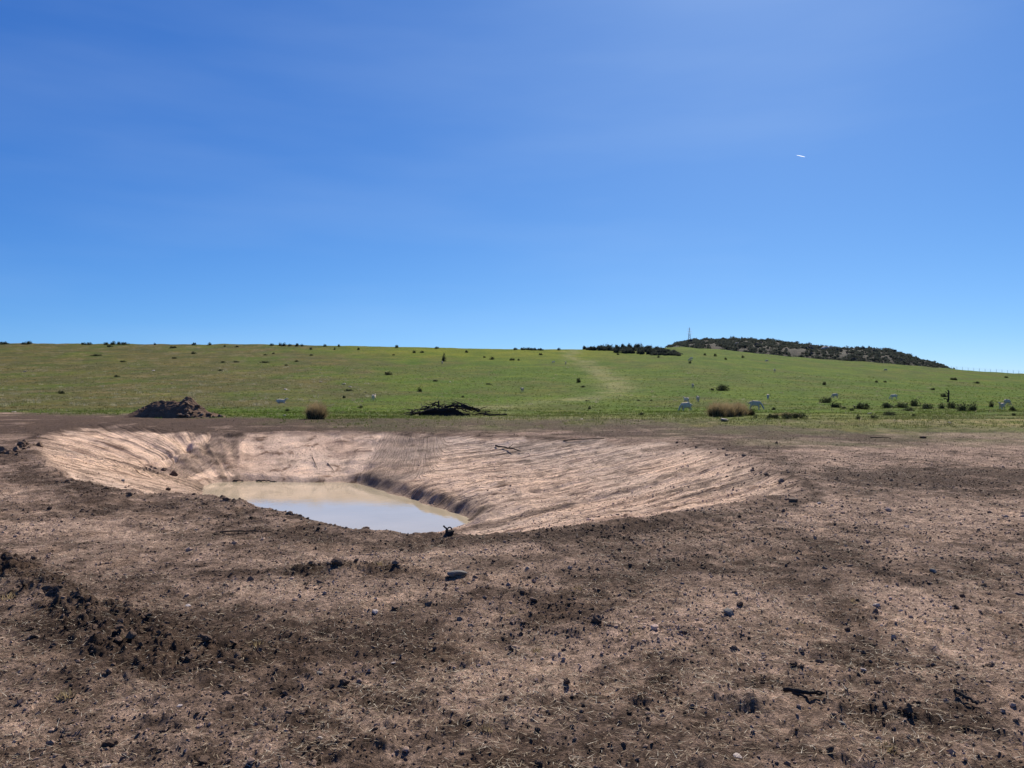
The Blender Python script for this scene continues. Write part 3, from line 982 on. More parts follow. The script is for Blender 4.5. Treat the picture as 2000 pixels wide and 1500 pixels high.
nl = [tuple(plane_at(x, y, 0)) for x, y in ((110, 935), (250, 968), (400, 977), (480, 988), (600, 1015), (700, 1043))]
row_of(nl, 40, 0.12, 0.02, 0.06, 'small dark clod on the near lip left of the water', 'clods along the near lip')

# flat slab
def box_me(name, sx, sy, sz, mat, bev=0.2, seed=0):
    bm = bmesh.new()
    bmesh.ops.create_cube(bm, size=1)
    bmesh.ops.subdivide_edges(bm, edges=bm.edges[:], cuts=3, use_grid_fill=True)
    g = random.Random(seed)
    for v in bm.verts:
        v.co = Vector((v.co.x * sx, v.co.y * sy, v.co.z * sz)) + Vector((g.uniform(-1, 1) * sx, g.uniform(-1, 1) * sy, g.uniform(-1, 1) * sz)) * 0.05
        v.co.x *= 1 - 0.25 * abs(v.co.y / sy)
    me = bpy.data.meshes.new(name); bm.to_mesh(me); bm.free()
    me.materials.append(mat)
    return me
p = at(893, 1130)
tag(link('stone_slab', mesh_np('stone_slab', lump(ICO3, 1501, .12, 7), ICO3F, [M['greystone']], False), loc=(p.x, p.y, p.z + 0.015), rot=(R(-12), R(4), R(10)), scale=(.105, .07, .035)),
    'flat grey slab tilted on the bare earth in front of the dam', 'stone')

# tubes: branches, sticks, roots
def tube_bm(bm, pts, radii, n=7, cap=True):
    rings = []
    pts = [Vector(p) for p in pts]
    for i, p in enumerate(pts):
        d = (pts[min(i + 1, len(pts) - 1)] - pts[max(i - 1, 0)]).normalized()
        a = d.cross(Vector((0.13, 0.21, 0.97)))
        if a.length < 0.1: a = d.cross(Vector((1, 0, 0)))
        a.normalize(); b = d.cross(a)
        rings.append([bm.verts.new(p + (a * math.cos(k * math.tau / n) + b * math.sin(k * math.tau / n)) * radii[i]) for k in range(n)])
    for r0, r1 in zip(rings, rings[1:]):
        for k in range(n):
            bm.faces.new((r0[k], r0[(k + 1) % n], r1[(k + 1) % n], r1[k]))
    if cap:
        bm.faces.new(rings[0][::-1]); bm.faces.new(rings[-1])
def bm_obj(name, bm, mat, parent=None, loc=None, rot=None, scale=None):
    bm.normal_update()
    me = bpy.data.meshes.new(name); bm.to_mesh(me); bm.free()
    me.materials.append(mat)
    return link(name, me, parent, loc, rot, scale)
def stick(a, b, r0, r1, sag, n=7, k=9, seed=0):
    g = random.Random(seed)
    a, b = Vector(a), Vector(b)
    pts, rad = [], []
    for i in range(k):
        t = i / (k - 1)
        p = a.lerp(b, t) + Vector((g.uniform(-1, 1), g.uniform(-1, 1), g.uniform(-1, 1))) * r0 * 0.45
        p.z += sag * math.sin(t * math.pi)
        pts.append(p); rad.append((r0 + (r1 - r0) * t) * g.uniform(.8, 1.2))
    bm = bmesh.new()
    tube_bm(bm, pts, rad, n)
    return bm
a, b = at(1530, 1366), at(1612, 1388)
root = empty('fallen_stick', a)
bm_obj('stem', stick((0, 0, .035), (b - a) + Vector((0, 0, .012)), 0.014, 0.006, -0.004, seed=2), M['wood'], root)
bm_obj('stub', stick(((b - a) * .25) + Vector((0, 0, .02)), (b - a) * .45 + Vector((.01, -.045, .006)), 0.010, 0.006, 0, k=5, seed=3), M['wood'], root)
bm_obj('stub', stick(((b - a) * .55) + Vector((0, 0, .02)), (b - a) * .95 + Vector((-.01, -.02, .03)), 0.008, 0.004, 0, k=5, seed=13), M['wood'], root)
tag(root, 'dark tapering fallen stick with a stub, lying on the lower right ground', 'stick')
a, b = at(1864, 1382), at(1912, 1400)
root = empty('fallen_stick', a)
bm_obj('stem', stick((0, 0, .02), (b - a) + Vector((0, 0, .014)), 0.009, 0.007, 0.004, seed=5), M['wood'], root)
bm_obj('stub', stick((b - a) * .3 + Vector((0, 0, .015)), (b - a) * .6 + Vector((.02, .05, .02)), 0.005, 0.003, 0, k=5, seed=6), M['wood'], root)
tag(root, 'short dark forked stick near the lower right corner', 'stick')
for (x0, y0, x1, y1, r_, lb) in ((968, 872, 1016, 888, .035, 'dark dead branch lying high on the far bank'), (610, 893, 620, 916, .014, 'exposed root hanging down the back bank of the dam'),
                             (640, 905, 652, 918, .012, 'short exposed root low on the back bank'), (430, 1043, 530, 1041, .010, 'thin dark stick lying flat on the near ground left of the sods'),
                             (1100, 862, 1180, 858, .02, 'thin dead branch lying along the far rim'), (985, 803, 1000, 806, .05, 'dark log end right of the brush pile'),
                             (500, 941, 540, 943, .03, 'dark log lying along the far waterline'), (455, 941, 475, 941, .025, 'short dark log end at the far left waterline'),
                             (1700, 856, 1740, 857, .02, 'thin stick lying on the bare ground at the far right')):
    a, b = at(x0, y0), at(x1, y1)
    if (b - a).length > 4: b = a + (b - a).normalized() * 2.5
    root = empty('dead_branch', a)
    mid = (b - a) * .5
    bm_obj('stem', stick((0, 0, r_ * .8), (b - a) + Vector((0, 0, r_ * .8)), r_, r_ * .5, r_ * 1.0, seed=int(x0)), M['wood'], root)
    if 'log' not in lb and 'root' not in lb and 'thin' not in lb: bm_obj('twig', stick(mid + Vector((0, 0, r_)), mid + Vector((r_ * 6, r_ * 9, r_ * 5)), r_ * .5, r_ * .25, 0, k=5, seed=int(x1)), M['wood'], root)
    tag(root, lb, 'branch')

# knobbly root chunk at the water's edge
p = at(879, 1046)
root = empty('root_stump', p, scale=(28 / 1500 * p.y / .38,) * 3)
v = lump(ICO3, 77, 0.22, 5) * np.array([0.165, 0.11, 0.10])
link('stump', mesh_np('stump', v, ICO3F, [M['wood']], True), root, loc=(0, 0, 0.055))
bm_obj('root_prong', stick((-.06, 0, .10), (-.17, 0, .24), .030, .018, .012, seed=8, k=6), M['wood'], root)
bm = bmesh.new()
tube_bm(bm, [(-.01 + .055 * math.cos(t), .0, .13 + .06 * math.sin(t)) for t in [k * math.pi / 8 for k in range(9)]], [.018] * 9)
bm_obj('root_loop', bm, M['wood'], root)
tag(root, 'black knobbly root stump with a raised prong at the near water edge', 'stump')

# ------------------------------------------------------------------ the spoil mound
p0, p1 = at(222, 816), at(436, 816)
mc = (p0 + p1) / 2
mw = (p1 - p0).length
nx, ny = 90, 46
gx = np.linspace(-.5, .5, nx); gy = np.linspace(-1, 1, ny)
GX, GY = np.meshgrid(gx, gy)
prof = np.interp(GX, [-.5, -.40, -.20, -.14, 0.0, .05, .10, .135, .17, .24, .30, .38, .5], [0, .30, .80, .86, .80, .84, 1.0, .99, .90, .55, .30, .20, 0]) * 0.92
nn = fbm(GX * 14, GY * 4, 501, 4)
cross = np.clip(1 - np.abs(GY) ** 1.25, 0, 1)
hz_ = prof * cross ** 0.85 * (1 + 0.12 * nn) * mw / 4.6 + 0.05 * fbm(GX * 40, GY * 12, 503, 3) * np.minimum(prof * 3, 1) * cross
dep = mw * 0.19
xs = mc.x + GX * mw + 0.06 * nn
ys = mc.y + 1.0 + GY * dep * (1 + 0.3 * noise(GX * 6, GY * 0, 505))
zs = height(xs.ravel(), ys.ravel(), False).reshape(xs.shape) + hz_ - 0.06
I, J = np.meshgrid(np.arange(ny - 1), np.arange(nx - 1), indexing='ij')
Fm = np.stack([I * nx + J, I * nx + J + 1, (I + 1) * nx + J + 1, (I + 1) * nx + J], -1).reshape(-1, 4)
o = link('earth_mound', mesh_np('earth_mound', np.stack([xs.ravel(), ys.ravel(), zs.ravel()], 1), Fm, [M['mound']], False))
tag(o, 'heap of dark reddish earth dumped where bare ground meets grass at the left', 'earth mound')
def mound_top(fx, fy):
    i, j = int((fy + 1) / 2 * (ny - 1)), int((fx + .5) * (nx - 1))
    return Vector((xs[i, j], ys[i, j], zs[i, j]))
for k in range(46):
    fx = rnd.choice((rnd.uniform(.08, .47), rnd.uniform(.15, .47), rnd.uniform(-.42, .2)))
    fy = rnd.uniform(-.98, -.1)
    p = mound_top(fx, fy)
    s = rnd.uniform(5, 13) if fx > .1 else rnd.uniform(3, 7)
    put_lump('clod', clod_me[rnd.randrange(14)], 0, 0, s, 'clod of earth lying on the dark mound at the left', 'clod', 'clods on the earth mound', p=p, flat=rnd.uniform(.7, 1.1))

# ------------------------------------------------------------------ the brush pile
p0, p1 = at(796, 812), at(948, 812)
bc = (p0 + p1) / 2
bw = (p1 - p0).length
root = empty('brush_pile', bc)
g = random.Random(5)
v = lump(ICO3, 31, 0.25, 2)
hh = np.interp(v[:, 0], [-1, -.7, -.45, -.1, .25, .6, 1], [.2, .55, .75, .7, 1.0, .8, .15])
v = np.stack([v[:, 0] * bw * .46, v[:, 1] * .8, np.maximum(v[:, 2], -.1) * hh * .86], 1)
link('litter_core', mesh_np('litter_core', v, ICO3F, [M['wood']], False), root, loc=(-.1, .5, 0))
for k in range(110):
    x0 = g.uniform(-.5, .5) * bw
    top = np.interp(x0 / bw, [-.5, -.35, -.2, -.05, .1, .2, .35, .5], [.25, .6, .75, .68, .92, .86, .55, .2])
    z0 = g.uniform(.02, 1) * top
    a = Vector((x0, .5 + g.uniform(-.8, .6) * (1 - z0 * .6), z0))
    dr = Vector((g.uniform(-1, 1), g.uniform(-.6, .6), g.uniform(-.35, .30))).normalized()
    L_ = g.uniform(.35, 1.1)
    b = a + dr * L_
    b.z = max(b.z, .02)
    b.z = min(b.z, top + .14)
    r0 = g.uniform(.015, .06)
    bm_obj('branch', stick(a, b, r0, r0 * .4, g.uniform(-.04, .08), n=5, k=5, seed=k), M['wood'], root)
bm_obj('upright_stub', stick((-.52, .2, .4), (-.56, .2, .93), .06, .045, 0, k=5, seed=91), M['wood'], root)
bm_obj('trunk', stick((.9, .2, .62), (2.05, 0, .28), .09, .07, .10, seed=92), M['wood'], root)
bm_obj('trunk', stick((-.2, .1, .55), (1.4, .1, .50), .10, .07, .10, seed=93), M['wood'], root)
bm_obj('trunk', stick((2.35, .1, .05), (3.9, .1, .10), .06, .045, -.02, seed=94), M['wood'], root)
tag(root, 'low pile of blackened brush and logs at the edge of the grass', 'brush pile')

# ------------------------------------------------------------------ tussocks and bushes
def leaf_cloud(n, seed, sx, sy, sz, leaf, shell=0.55, lobes=5, flat_base=True):
    g = np.random.default_rng(seed)
    c = g.normal(0, .38, (lobes, 3)) * np.array([1, 1, .55]); c[:, 2] = np.abs(c[:, 2]) * .8 + .1
    rad = g.uniform(.38, .62, lobes)
    w = g.integers(0, lobes, n)
    d = g.normal(size=(n, 3)); d /= np.linalg.norm(d, axis=1)[:, None]
    rr_ = rad[w] * (shell + (1 - shell) * g.random(n)) * (1 + .18 * g.normal(size=n))
    P = c[w] + d * rr_[:, None]
    P[:, 2] = np.where(P[:, 2] < 0, -P[:, 2] * .5, P[:, 2])
    P = P * np.array([sx, sy, sz])
    a = g.normal(size=(n, 3)); a /= np.linalg.norm(a, axis=1)[:, None]
    b = np.cross(a, g.normal(size=(n, 3))); b /= np.linalg.norm(b, axis=1)[:, None]
    L_ = leaf * g.uniform(.6, 1.4, n)[:, None]
    V_ = np.stack([P - a * L_, P + b * L_ * .5, P + a * L_, P - b * L_ * .5], 1).reshape(-1, 3)
    F_ = np.arange(4 * n).reshape(n, 4)
    return V_, F_

def bush_proto(seed, n, mat, leaf=0.07, sx=1, sy=1, sz=1, lobes=6, stems=6):
    root = empty('shrub', (0, 0, -500))
    V_, F_ = leaf_cloud(n, seed, sx * .8, sy * .8, sz * .95, leaf, lobes=lobes)
    link('foliage', mesh_np('foliage', V_, F_, [mat], False), root)
    bm = bmesh.new()
    g = random.Random(seed)
    for k in range(stems):
        a = g.uniform(0, 6.28)
        e = Vector((math.cos(a) * sx * .45, math.sin(a) * sy * .45, sz * g.uniform(.4, .8)))
        tube_bm(bm, [Vector((0, 0, -.05)), e * .5 + Vector((0, 0, .08)), e], [.03, .02, .008], 5, False)
    bm_obj('stem', bm, M['stem'], root)
    return root
bushes = [bush_proto(60 + k, 900, M['leaf'], .075, lobes=5 + k) for k in range(4)]
used_b = set()
def place_bush(px, py, wpx, hpx, label, group=None, kind=None, cat='bush', tall=1.4):
    p = at(px, py)
    d = p.y
    k = rnd.randrange(4) if kind is None else kind
    src = bushes[k]
    if k in used_b: o = copy_tree(src)
    else: o = src; used_b.add(k)
    sx = wpx / 1500 * d / 2 * (1.3 if tall > 1.3 else 1.05); sz = hpx / 1500 * d * tall
    o.location = (p.x, p.y, p.z - .02)
    o.rotation_euler = (0, 0, rnd.uniform(0, 6.28))
    o.scale = (sx, sx, sz)
    for q in ('group', 'label', 'category'):
        if q in o: del o[q]
    return tag(o, label, cat, group)

for px, py, w, h, lb in (
    (1408, 762, 24, 11, 'dark square-looking bush alone in the middle of the right slope'),
    (1390, 762, 8, 4, 'tiny low bush just left of the dark square-looking bush'),
    (1615, 787, 22, 10, 'dark rounded bush left of the sheep-grazed gap at the right'),
    (1626, 796, 26, 9, 'low dark bush just in front of the dark rounded bush'),
    (1648, 798, 14, 5, 'thin low scrubby bush right of the low dark bush'),
    (1664, 803, 8, 6, 'small dark bush at the left end of the middle bush group'),
    (1683, 799, 26, 12, 'greyish brown twiggy bush in the middle bush group'),
    (1732, 798, 26, 11, 'brown-green bush left of the white sheep at the right'),
    (1756, 798, 26, 10, 'flat brown bush joined to its left neighbour under the white sheep'),
    (1774, 802, 16, 7, 'low dark shrub at the foot of the flat brown bush'),
    (1789, 796, 16, 13, 'upright green bush in the right row'),
    (1808, 800, 22, 10, 'low dark bush sloping right beside the upright green bush'),
    (1843, 799, 16, 9, 'small brown bush left of the dark round bush at the right'),
    (1862, 798, 18, 13, 'dark round bush below the dead tree post'),
    (1884, 802, 22, 13, 'left half of the long dark bush near the right edge'),
    (1904, 803, 22, 15, 'right half of the long dark bush near the right edge'),
    (1939, 796, 12, 10, 'small round green bush near the right edge'),
    (1978, 804, 16, 12, 'brownish bush behind a dark one at the right edge'),
    (1980, 812, 10, 7, 'small dark bush in front at the right edge'),
    (1735, 812, 26, 8, 'grey twiggy bush closest to the bare ground at the right'),
    (1706, 818, 14, 8, 'faint grey shrub among pale stones'),
    (1678, 820, 12, 8, 'small dark bush on the grass edge below the middle group'),
    (1785, 814, 8, 6, 'tiny green bush on the grass edge at the right'),
    (1509, 818, 26, 10, 'left bush of the dark low clump right of the brown rushes'),
    (1535, 819, 24, 12, 'middle bush of the dark low clump right of the brown rushes'),
    (1562, 818, 30, 11, 'right bush of the dark low clump right of the brown rushes'),
    (1511, 799, 8, 6, 'tiny dark bush behind the dark low clump'),
    (1477, 817, 10, 6, 'tiny dark plant on the edge of the bare ground below a sheep'),
    (1150, 799, 9, 5, 'small dark plant near the foot of the slope, centre'),
    (1253, 811, 12, 5, 'small dark tuft on the edge of the bare ground, centre right'),
    (1845, 776, 12, 7, 'small dark bush just left of the dead tree post'),
    (120, 769, 10, 6, 'black bush alone low on the left slope'),
    (757, 733, 14, 6, 'dark low bush alone halfway up the slope left of centre'),
    (820, 766, 12, 7, 'dark green bush above the brush pile'),
    (682, 764, 14, 4, 'flat dark bush below the pinkish rocks'),
    (672, 777, 10, 5, 'small dark bush left of the sheep seen from behind'),
    (706, 797, 10, 4, 'small green plant on the foot of the slope left of the brush pile'),
    (560, 803, 8, 5, 'small dark plant left of the brown tussock'),
    (376, 691, 10, 4, 'small black bush high on the left slope'),
    (1130, 747, 7, 9, 'small upright dark bush left of the stock path'),
    (866, 706, 10, 12, 'dark upright bush high above the brush pile'),
    (1610, 752, 7, 7, 'small dark bush alone in the right slope grass'),
    (1863, 742, 13, 5, 'small dark bush under the right end of the rocky hill'),
    (1910, 749, 12, 4, 'flat faint bush on the right slope'),
    (1824, 762, 10, 4, 'tiny flat bush above the dead tree post'),
    (226, 736, 10, 4, 'small dark low bush in the pale tufts of the left slope'),
):
    place_bush(px, py, w, h, lb)

dots = [(187, 695, 22, 4), (700, 683, 7, 6), (654, 683, 6, 5), (607, 683, 6, 6), (607, 695, 9, 4), (518, 694, 9, 3), (535, 691, 8, 3), (580, 707, 8, 4), (519, 708, 20, 4),
        (558, 714, 10, 3), (809, 689, 7, 6), (824, 689, 8, 5), (911, 689, 8, 6), (768, 694, 7, 3), (960, 702, 10, 7), (946, 698, 6, 4), (1000, 704, 12, 6), (1056, 694, 8, 5),
        (1013, 704, 6, 5), (1377, 694, 6, 6), (1396, 696, 6, 7), (1417, 702, 8, 5), (1450, 699, 6, 6), (1206, 693, 8, 5), (1287, 698, 6, 5), (714, 767, 8, 3), (905, 777, 9, 5),
        (1712, 748, 8, 5), (1730, 747, 10, 4), (1965, 738, 12, 4), (340, 701, 10, 4), (430, 725, 12, 4), (437, 708, 10, 4), (460, 708, 18, 4), (240, 707, 12, 4), (1140, 757, 10, 4),
        (1145, 783, 10, 3), (1246, 783, 8, 3), (1272, 783, 7, 3), (955, 750, 12, 4), (850, 745, 14, 4), (1347, 710, 6, 6), (339, 680, 16, 5), (215, 678, 12, 5), (462, 678, 8, 4), (438, 677, 8, 4)]
for px, py, w, h in dots:
    place_bush(px, py, w, h, 'small dark bush dotted on the open upper hillside grass', 'small bushes dotted over the hillside', tall=1.05)
for px, w, h in ((8, 14, 5), (58, 12, 6), (45, 8, 3), (162, 10, 4), (175, 10, 4), (208, 10, 4), (220, 14, 5), (232, 8, 6), (245, 14, 4), (301, 6, 3), (379, 8, 5), (411, 10, 4),
                 (530, 9, 4), (546, 10, 5), (555, 9, 5), (565, 8, 4), (580, 8, 6), (588, 8, 3), (775, 8, 5), (852, 9, 3), (661, 6, 4), (1005, 10, 3), (1020, 12, 4), (1033, 12, 5),
                 (1042, 14, 5), (1055, 12, 4), (1092, 6, 4), (634, 6, 4)):
    u_ = px
    rp = float(np.interp(px, RID_U, RID_P))
    zone = [(30, 'at the far left edge of the picture'), (70, 'near the left edge'), (190, 'left of the larger clump'), (260, 'in the larger clump above the mound'), (330, 'alone right of the larger clump'),
            (420, 'on the skyline right of the earth mound'), (570, 'in the row above the resting sheep'), (600, 'at the right end of that row over the sheep'), (645, 'alone above the brown tussock'), (700, 'right of the one above the brown tussock'),
            (800, 'alone on the skyline left of the brush pile'), (900, 'above the brush pile'), (1060, 'in the flat clump at the middle of the skyline'), (1200, 'alone at the start of the lime green strip')]
    zt = next(t for lim, t in zone if px < lim)
    place_bush(px, rp + 2.5, w * 1.2, h + 2.2, 'low dark bush on the skyline ' + zt.replace('on the skyline ', ''), 'bushes on the skyline ' + zt.replace('on the skyline ', ''), tall=1.0)

# rushes and tussocks
def tussock(name, p, wx_, wy_, h, nb, matd, seed, label, dark=0.45, lean=0.42):
    global rng
    keep_rng = rng; rng = np.random.default_rng(seed)
    root = empty(name, p)
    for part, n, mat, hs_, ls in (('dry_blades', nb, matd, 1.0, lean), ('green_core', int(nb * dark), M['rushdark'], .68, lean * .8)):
        a = rng.uniform(0, 2 * np.pi, n); q = np.sqrt(rng.random(n))
        ox, oy = q * np.cos(a) * wx_ * .5, q * np.sin(a) * wy_ * .5
        P = np.stack([ox, oy, np.full(n, -.02)], 1)
        az_ = np.arctan2(oy, ox) + rng.normal(0, .7, n)
        L_ = h * hs_ * rng.uniform(.65, 1.08, n) * (1 - .25 * q)
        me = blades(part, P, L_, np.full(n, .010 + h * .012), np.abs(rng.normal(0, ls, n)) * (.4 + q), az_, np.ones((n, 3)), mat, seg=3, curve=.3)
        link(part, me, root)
    rng = keep_rng
    tag(root, label, 'grass tussock')
    return root
p = at(618, 819)
d = p.y
tussock('rush_tussock', p, 30 / 1500 * d, .8, 38 / 1500 * d, 1400, M['rushdry'], 1, 'round brown grass tussock alone at the edge of the bare ground', .9)
for k, (px, py, w, h, lb) in enumerate(((1399, 815, 22, 25, 'left end tussock of the brown rush clump beside a grazing sheep'), (1417, 814, 26, 24, 'second tussock of the brown rush clump'),
                                        (1434, 813, 26, 23, 'third tussock of the brown rush clump'), (1446, 812, 18, 22, 'right end tussock of the brown rush clump'))):
    p = at(px, py)
    tussock('rush_tussock', p, w * 1.1 / 1500 * p.y, .9, h * 1.4 / 1500 * p.y, 1000, M['rushdry'], 20 + k, lb, .95)
p = at(1467, 812)
tussock('rush_tussock', p, 10 / 1500 * p.y, .5, 16 / 1500 * p.y, 500, M['rushdark'], 40, 'small dark tussock below the sheep right of the brown rushes', .9)
p = at(1535, 813)
tussock('rush_tussock', p, 60 / 1500 * p.y, .7, 9 / 1500 * p.y, 900, M['rushdry'], 41, 'low pale dry grass fringe behind the dark low clump', .3)

# small dry plants in the foreground
for k, (px, py, s, lb) in enumerate(((1128, 1150, .07, 'pale dry grass tuft on the dark soil in the middle ground'), (1000, 1205, .06, 'bleached grass tuft in the middle of the bare ground'),
        (905, 1222, .045, 'small dry weed right of the reddish clod'), (505, 1260, .07, 'dry weed on bare ground right of the dark sods'), (160, 1180, .08, 'pale dry grass growing on the long row of dark sods'),
        (1665, 1180, .05, 'two pale stems standing on dark soil at the right'), (1560, 1225, .045, 'small dry grass tuft on the right foreground soil'), (235, 1265, .07, 'yellowish dry grass beside the dark sods'),
        (740, 1110, .08, 'grey dead weed standing behind the grey row of sods'), (1730, 1480, .06, 'straw tuft near the bottom right'), (310, 1270, .07, 'straw tuft lying across the dark sods'),
        (1240, 1245, .05, 'small dry weed right of centre'), (950, 1440, .06, 'low dry tuft at the lower middle'), (130, 1370, .06, 'dry tuft at the lower left'), (1050, 1265, .05, 'thin dry grass tuft at the centre of the foreground'),
        (20, 1170, .09, 'pale dry tuft at the left edge beside the dark sods'))):
    p = at(px, py)
    tussock('dry_tuft', p, s * 1.4, s * 1.2, s, 46, M['rushdry'], 300 + k, lb, .25, 1.0)

# dead tree post and its limb
p = at(1852, 786)
d = p.y
root = empty('dead_tree', p)
bm_obj('trunk', stick((0, 0, -.1), (.05, 0, 24 / 1500 * d), .16, .10, 0, k=8, seed=21), M['wood'], root)
bm_obj('limb', stick((0, 0, .3), (-.7, 0, .55), .09, .05, .05, k=5, seed=22), M['wood'], root)
bm_obj('limb', stick((0, 0, 15 / 1500 * d), (-.45, 0, 21 / 1500 * d), .07, .04, .05, k=5, seed=23), M['wood'], root)
tag(root, 'bare dead tree post standing on the right slope', 'dead tree')

# rocks on the slopes
for px, py, w, lb in ((26, 805, 12, 'small white rock at the far left edge of the grass'), (672, 750, 14, 'pinkish pale rock halfway up the left slope'), (684, 756, 12, 'pinkish rock just below the pale one on the left slope'), (300, 724, 8, 'small pale rock high in the left slope tufts'),
                      (627, 746, 10, 'whitish rock left of the pinkish rocks'), (48, 727, 8, 'small pale rock near the left edge of the slope'), (1697, 808, 14, 'white stone on the grass edge at the right'),
                      (1748, 822, 8, 'small pale stone on the grass edge'), (1668, 794, 8, 'pale stone behind the twiggy bush'), (1136, 820, 8, 'small white stone on the edge of the bare ground'),
                      (1855, 827, 10, 'pale stone at the right edge of the grass'), (1415, 823, 26, 'long flat pale stone below the brown rushes'), (490, 815, 5, 'small dark-pale rock right of the earth mound'),
                      (556, 812, 10, 'pale pinkish rock left of the brown tussock'), (880, 747, 6, 'little pale rock in the grass at the centre'), (558, 762, 12, 'flat pale rock above the resting sheep')):
    put_lump('rock', stone_me['palestone'], px, py, w, lb, 'rock', flat=.6)

# ------------------------------------------------------------------ sheep
def skin_body(name, nodes, edges, mats, face_cut=None, sub=2):
    me = bpy.data.meshes.new(name)
    me.from_pydata([n[0] for n in nodes], edges, [])
    o = bpy.data.objects.new(name, me)
    col.objects.link(o)
    md = o.modifiers.new('skin', 'SKIN')
    for v, n in zip(me.skin_vertices[0].data, nodes):
        v.radius = (n[1], n[1] if len(n) < 3 else n[2])
    me.skin_vertices[0].data[0].use_root = True
    md.use_smooth_shade = True
    s = o.modifiers.new('sub', 'SUBSURF'); s.levels = sub; s.render_levels = sub
    dg = bpy.context.evaluated_depsgraph_get()
    new = bpy.data.meshes.new_from_object(o.evaluated_get(dg))
    bpy.data.objects.remove(o)
    new.name = name
    new.materials.clear()
    for m in mats: new.materials.append(m)
    for p_ in new.polygons:
        p_.use_smooth = True
        p_.material_index = 1 if face_cut(p_.center) else 0
    return new

def sheep_meshes():
    out = {}
    for pose in ('grazing', 'standing', 'lying'):
        zb = 0.60 if pose != 'lying' else 0.30
        nodes = [((0.0, 0, zb), .20, .235), ((-.24, 0, zb + .01), .19, .235), ((-.42, 0, zb), .15, .18), ((.22, 0, zb - .01), .19, .225), ((.38, 0, zb + .03), .14, .165)]
        edges = [(0, 1), (1, 2), (0, 3), (3, 4)]
        if pose == 'grazing':
            nk = [((.52, 0, zb - .08), .085), ((.62, 0, zb - .28), .065), ((.68, 0, .20), .062), ((.76, 0, .07), .038)]
        else:
            nk = [((.50, 0, zb + .13), .09), ((.57, 0, zb + .27), .068), ((.66, 0, zb + .28), .062), ((.80, 0, zb + .20), .036)]
        b = len(nodes)
        nodes += nk
        edges += [(4, b), (b, b + 1), (b + 1, b + 2), (b + 2, b + 3)]
        for sx, s0 in ((.30, 3), (-.34, 1)):
            for sy in (-1, 1):
                b = len(nodes)
                if pose == 'lying':
                    nodes += [((sx, sy * .17, .16), .07), ((sx + (.16 if sx > 0 else .14), sy * .22, .06), .035), ((sx + (.02 if sx > 0 else .28), sy * .22, .035), .024)]
                    edges += [(s0, b), (b, b + 1), (b + 1, b + 2)]
                elif sx > 0:
                    nodes += [((sx, sy * .10, .38), .065), ((sx + .02, sy * .10, .22), .032), ((sx, sy * .10, .04), .024), ((sx + .05, sy * .10, .015), .022)]
                    edges += [(s0, b), (b, b + 1), (b + 1, b + 2), (b + 2, b + 3)]
                else:
                    nodes += [((sx + .06, sy * .11, .40), .085), ((sx - .08, sy * .11, .24), .034), ((sx - .03, sy * .11, .04), .024), ((sx + .02, sy * .11, .015), .022)]
                    edges += [(s0, b), (b, b + 1), (b + 1, b + 2), (b + 2, b + 3)]
        b = len(nodes)
        nodes += [((-.54, 0, zb + .02), .045), ((-.57, 0, zb - .14), .03)]
        edges += [(2, b), (b, b + 1)]
        if pose == 'grazing': cut = lambda c: c.z < .30 or (c.x > .60)
        elif pose == 'standing': cut = lambda c: c.z < .30 or (c.x > .60 and c.z > .7)
        else: cut = lambda c: c.z < .08 or (c.x > .60 and c.z > .4)
        me = skin_body('body', nodes, edges, [M['wool'], M['face']], cut)
        co = np.empty(len(me.vertices) * 3); me.vertices.foreach_get('co', co); co = co.reshape(-1, 3)
        wob = 1 + 0.0 * co[:, 0]
        out[pose] = (me, Vector((.645, 0, .27)) if pose == 'grazing' else Vector((.60, 0, zb + .33)))
    return out
SM = sheep_meshes()
ear_me = mesh_np('ear', np.array([[0, 0, 0], [.03, .03, .02], [0, .13, -.01], [-.03, .04, -.02], [0, .04, .015]]), np.array([[0, 1, 4], [1, 2, 4], [2, 3, 4], [3, 0, 4], [1, 0, 3], [3, 2, 1]]), [M['face']], False)
def sheep(px, py, lpx, heading, pose, label):
    """lpx: pixels of body length if seen side on (for scale check only); the animal is life size"""
    p = at(px, py)
    me, hd = SM[pose]
    o = link('sheep', me, loc=(p.x, p.y, p.z - .01), rot=(0, 0, R(heading)), scale=(lpx * .86,) * 3)
    for s in (-1, 1):
        link('ear', ear_me, o, loc=(hd.x, s * .05, hd.z - .02), rot=(0, 0, 0 if s > 0 else math.pi))
    return tag(o, label, 'sheep', 'sheep grazing on the hillside')
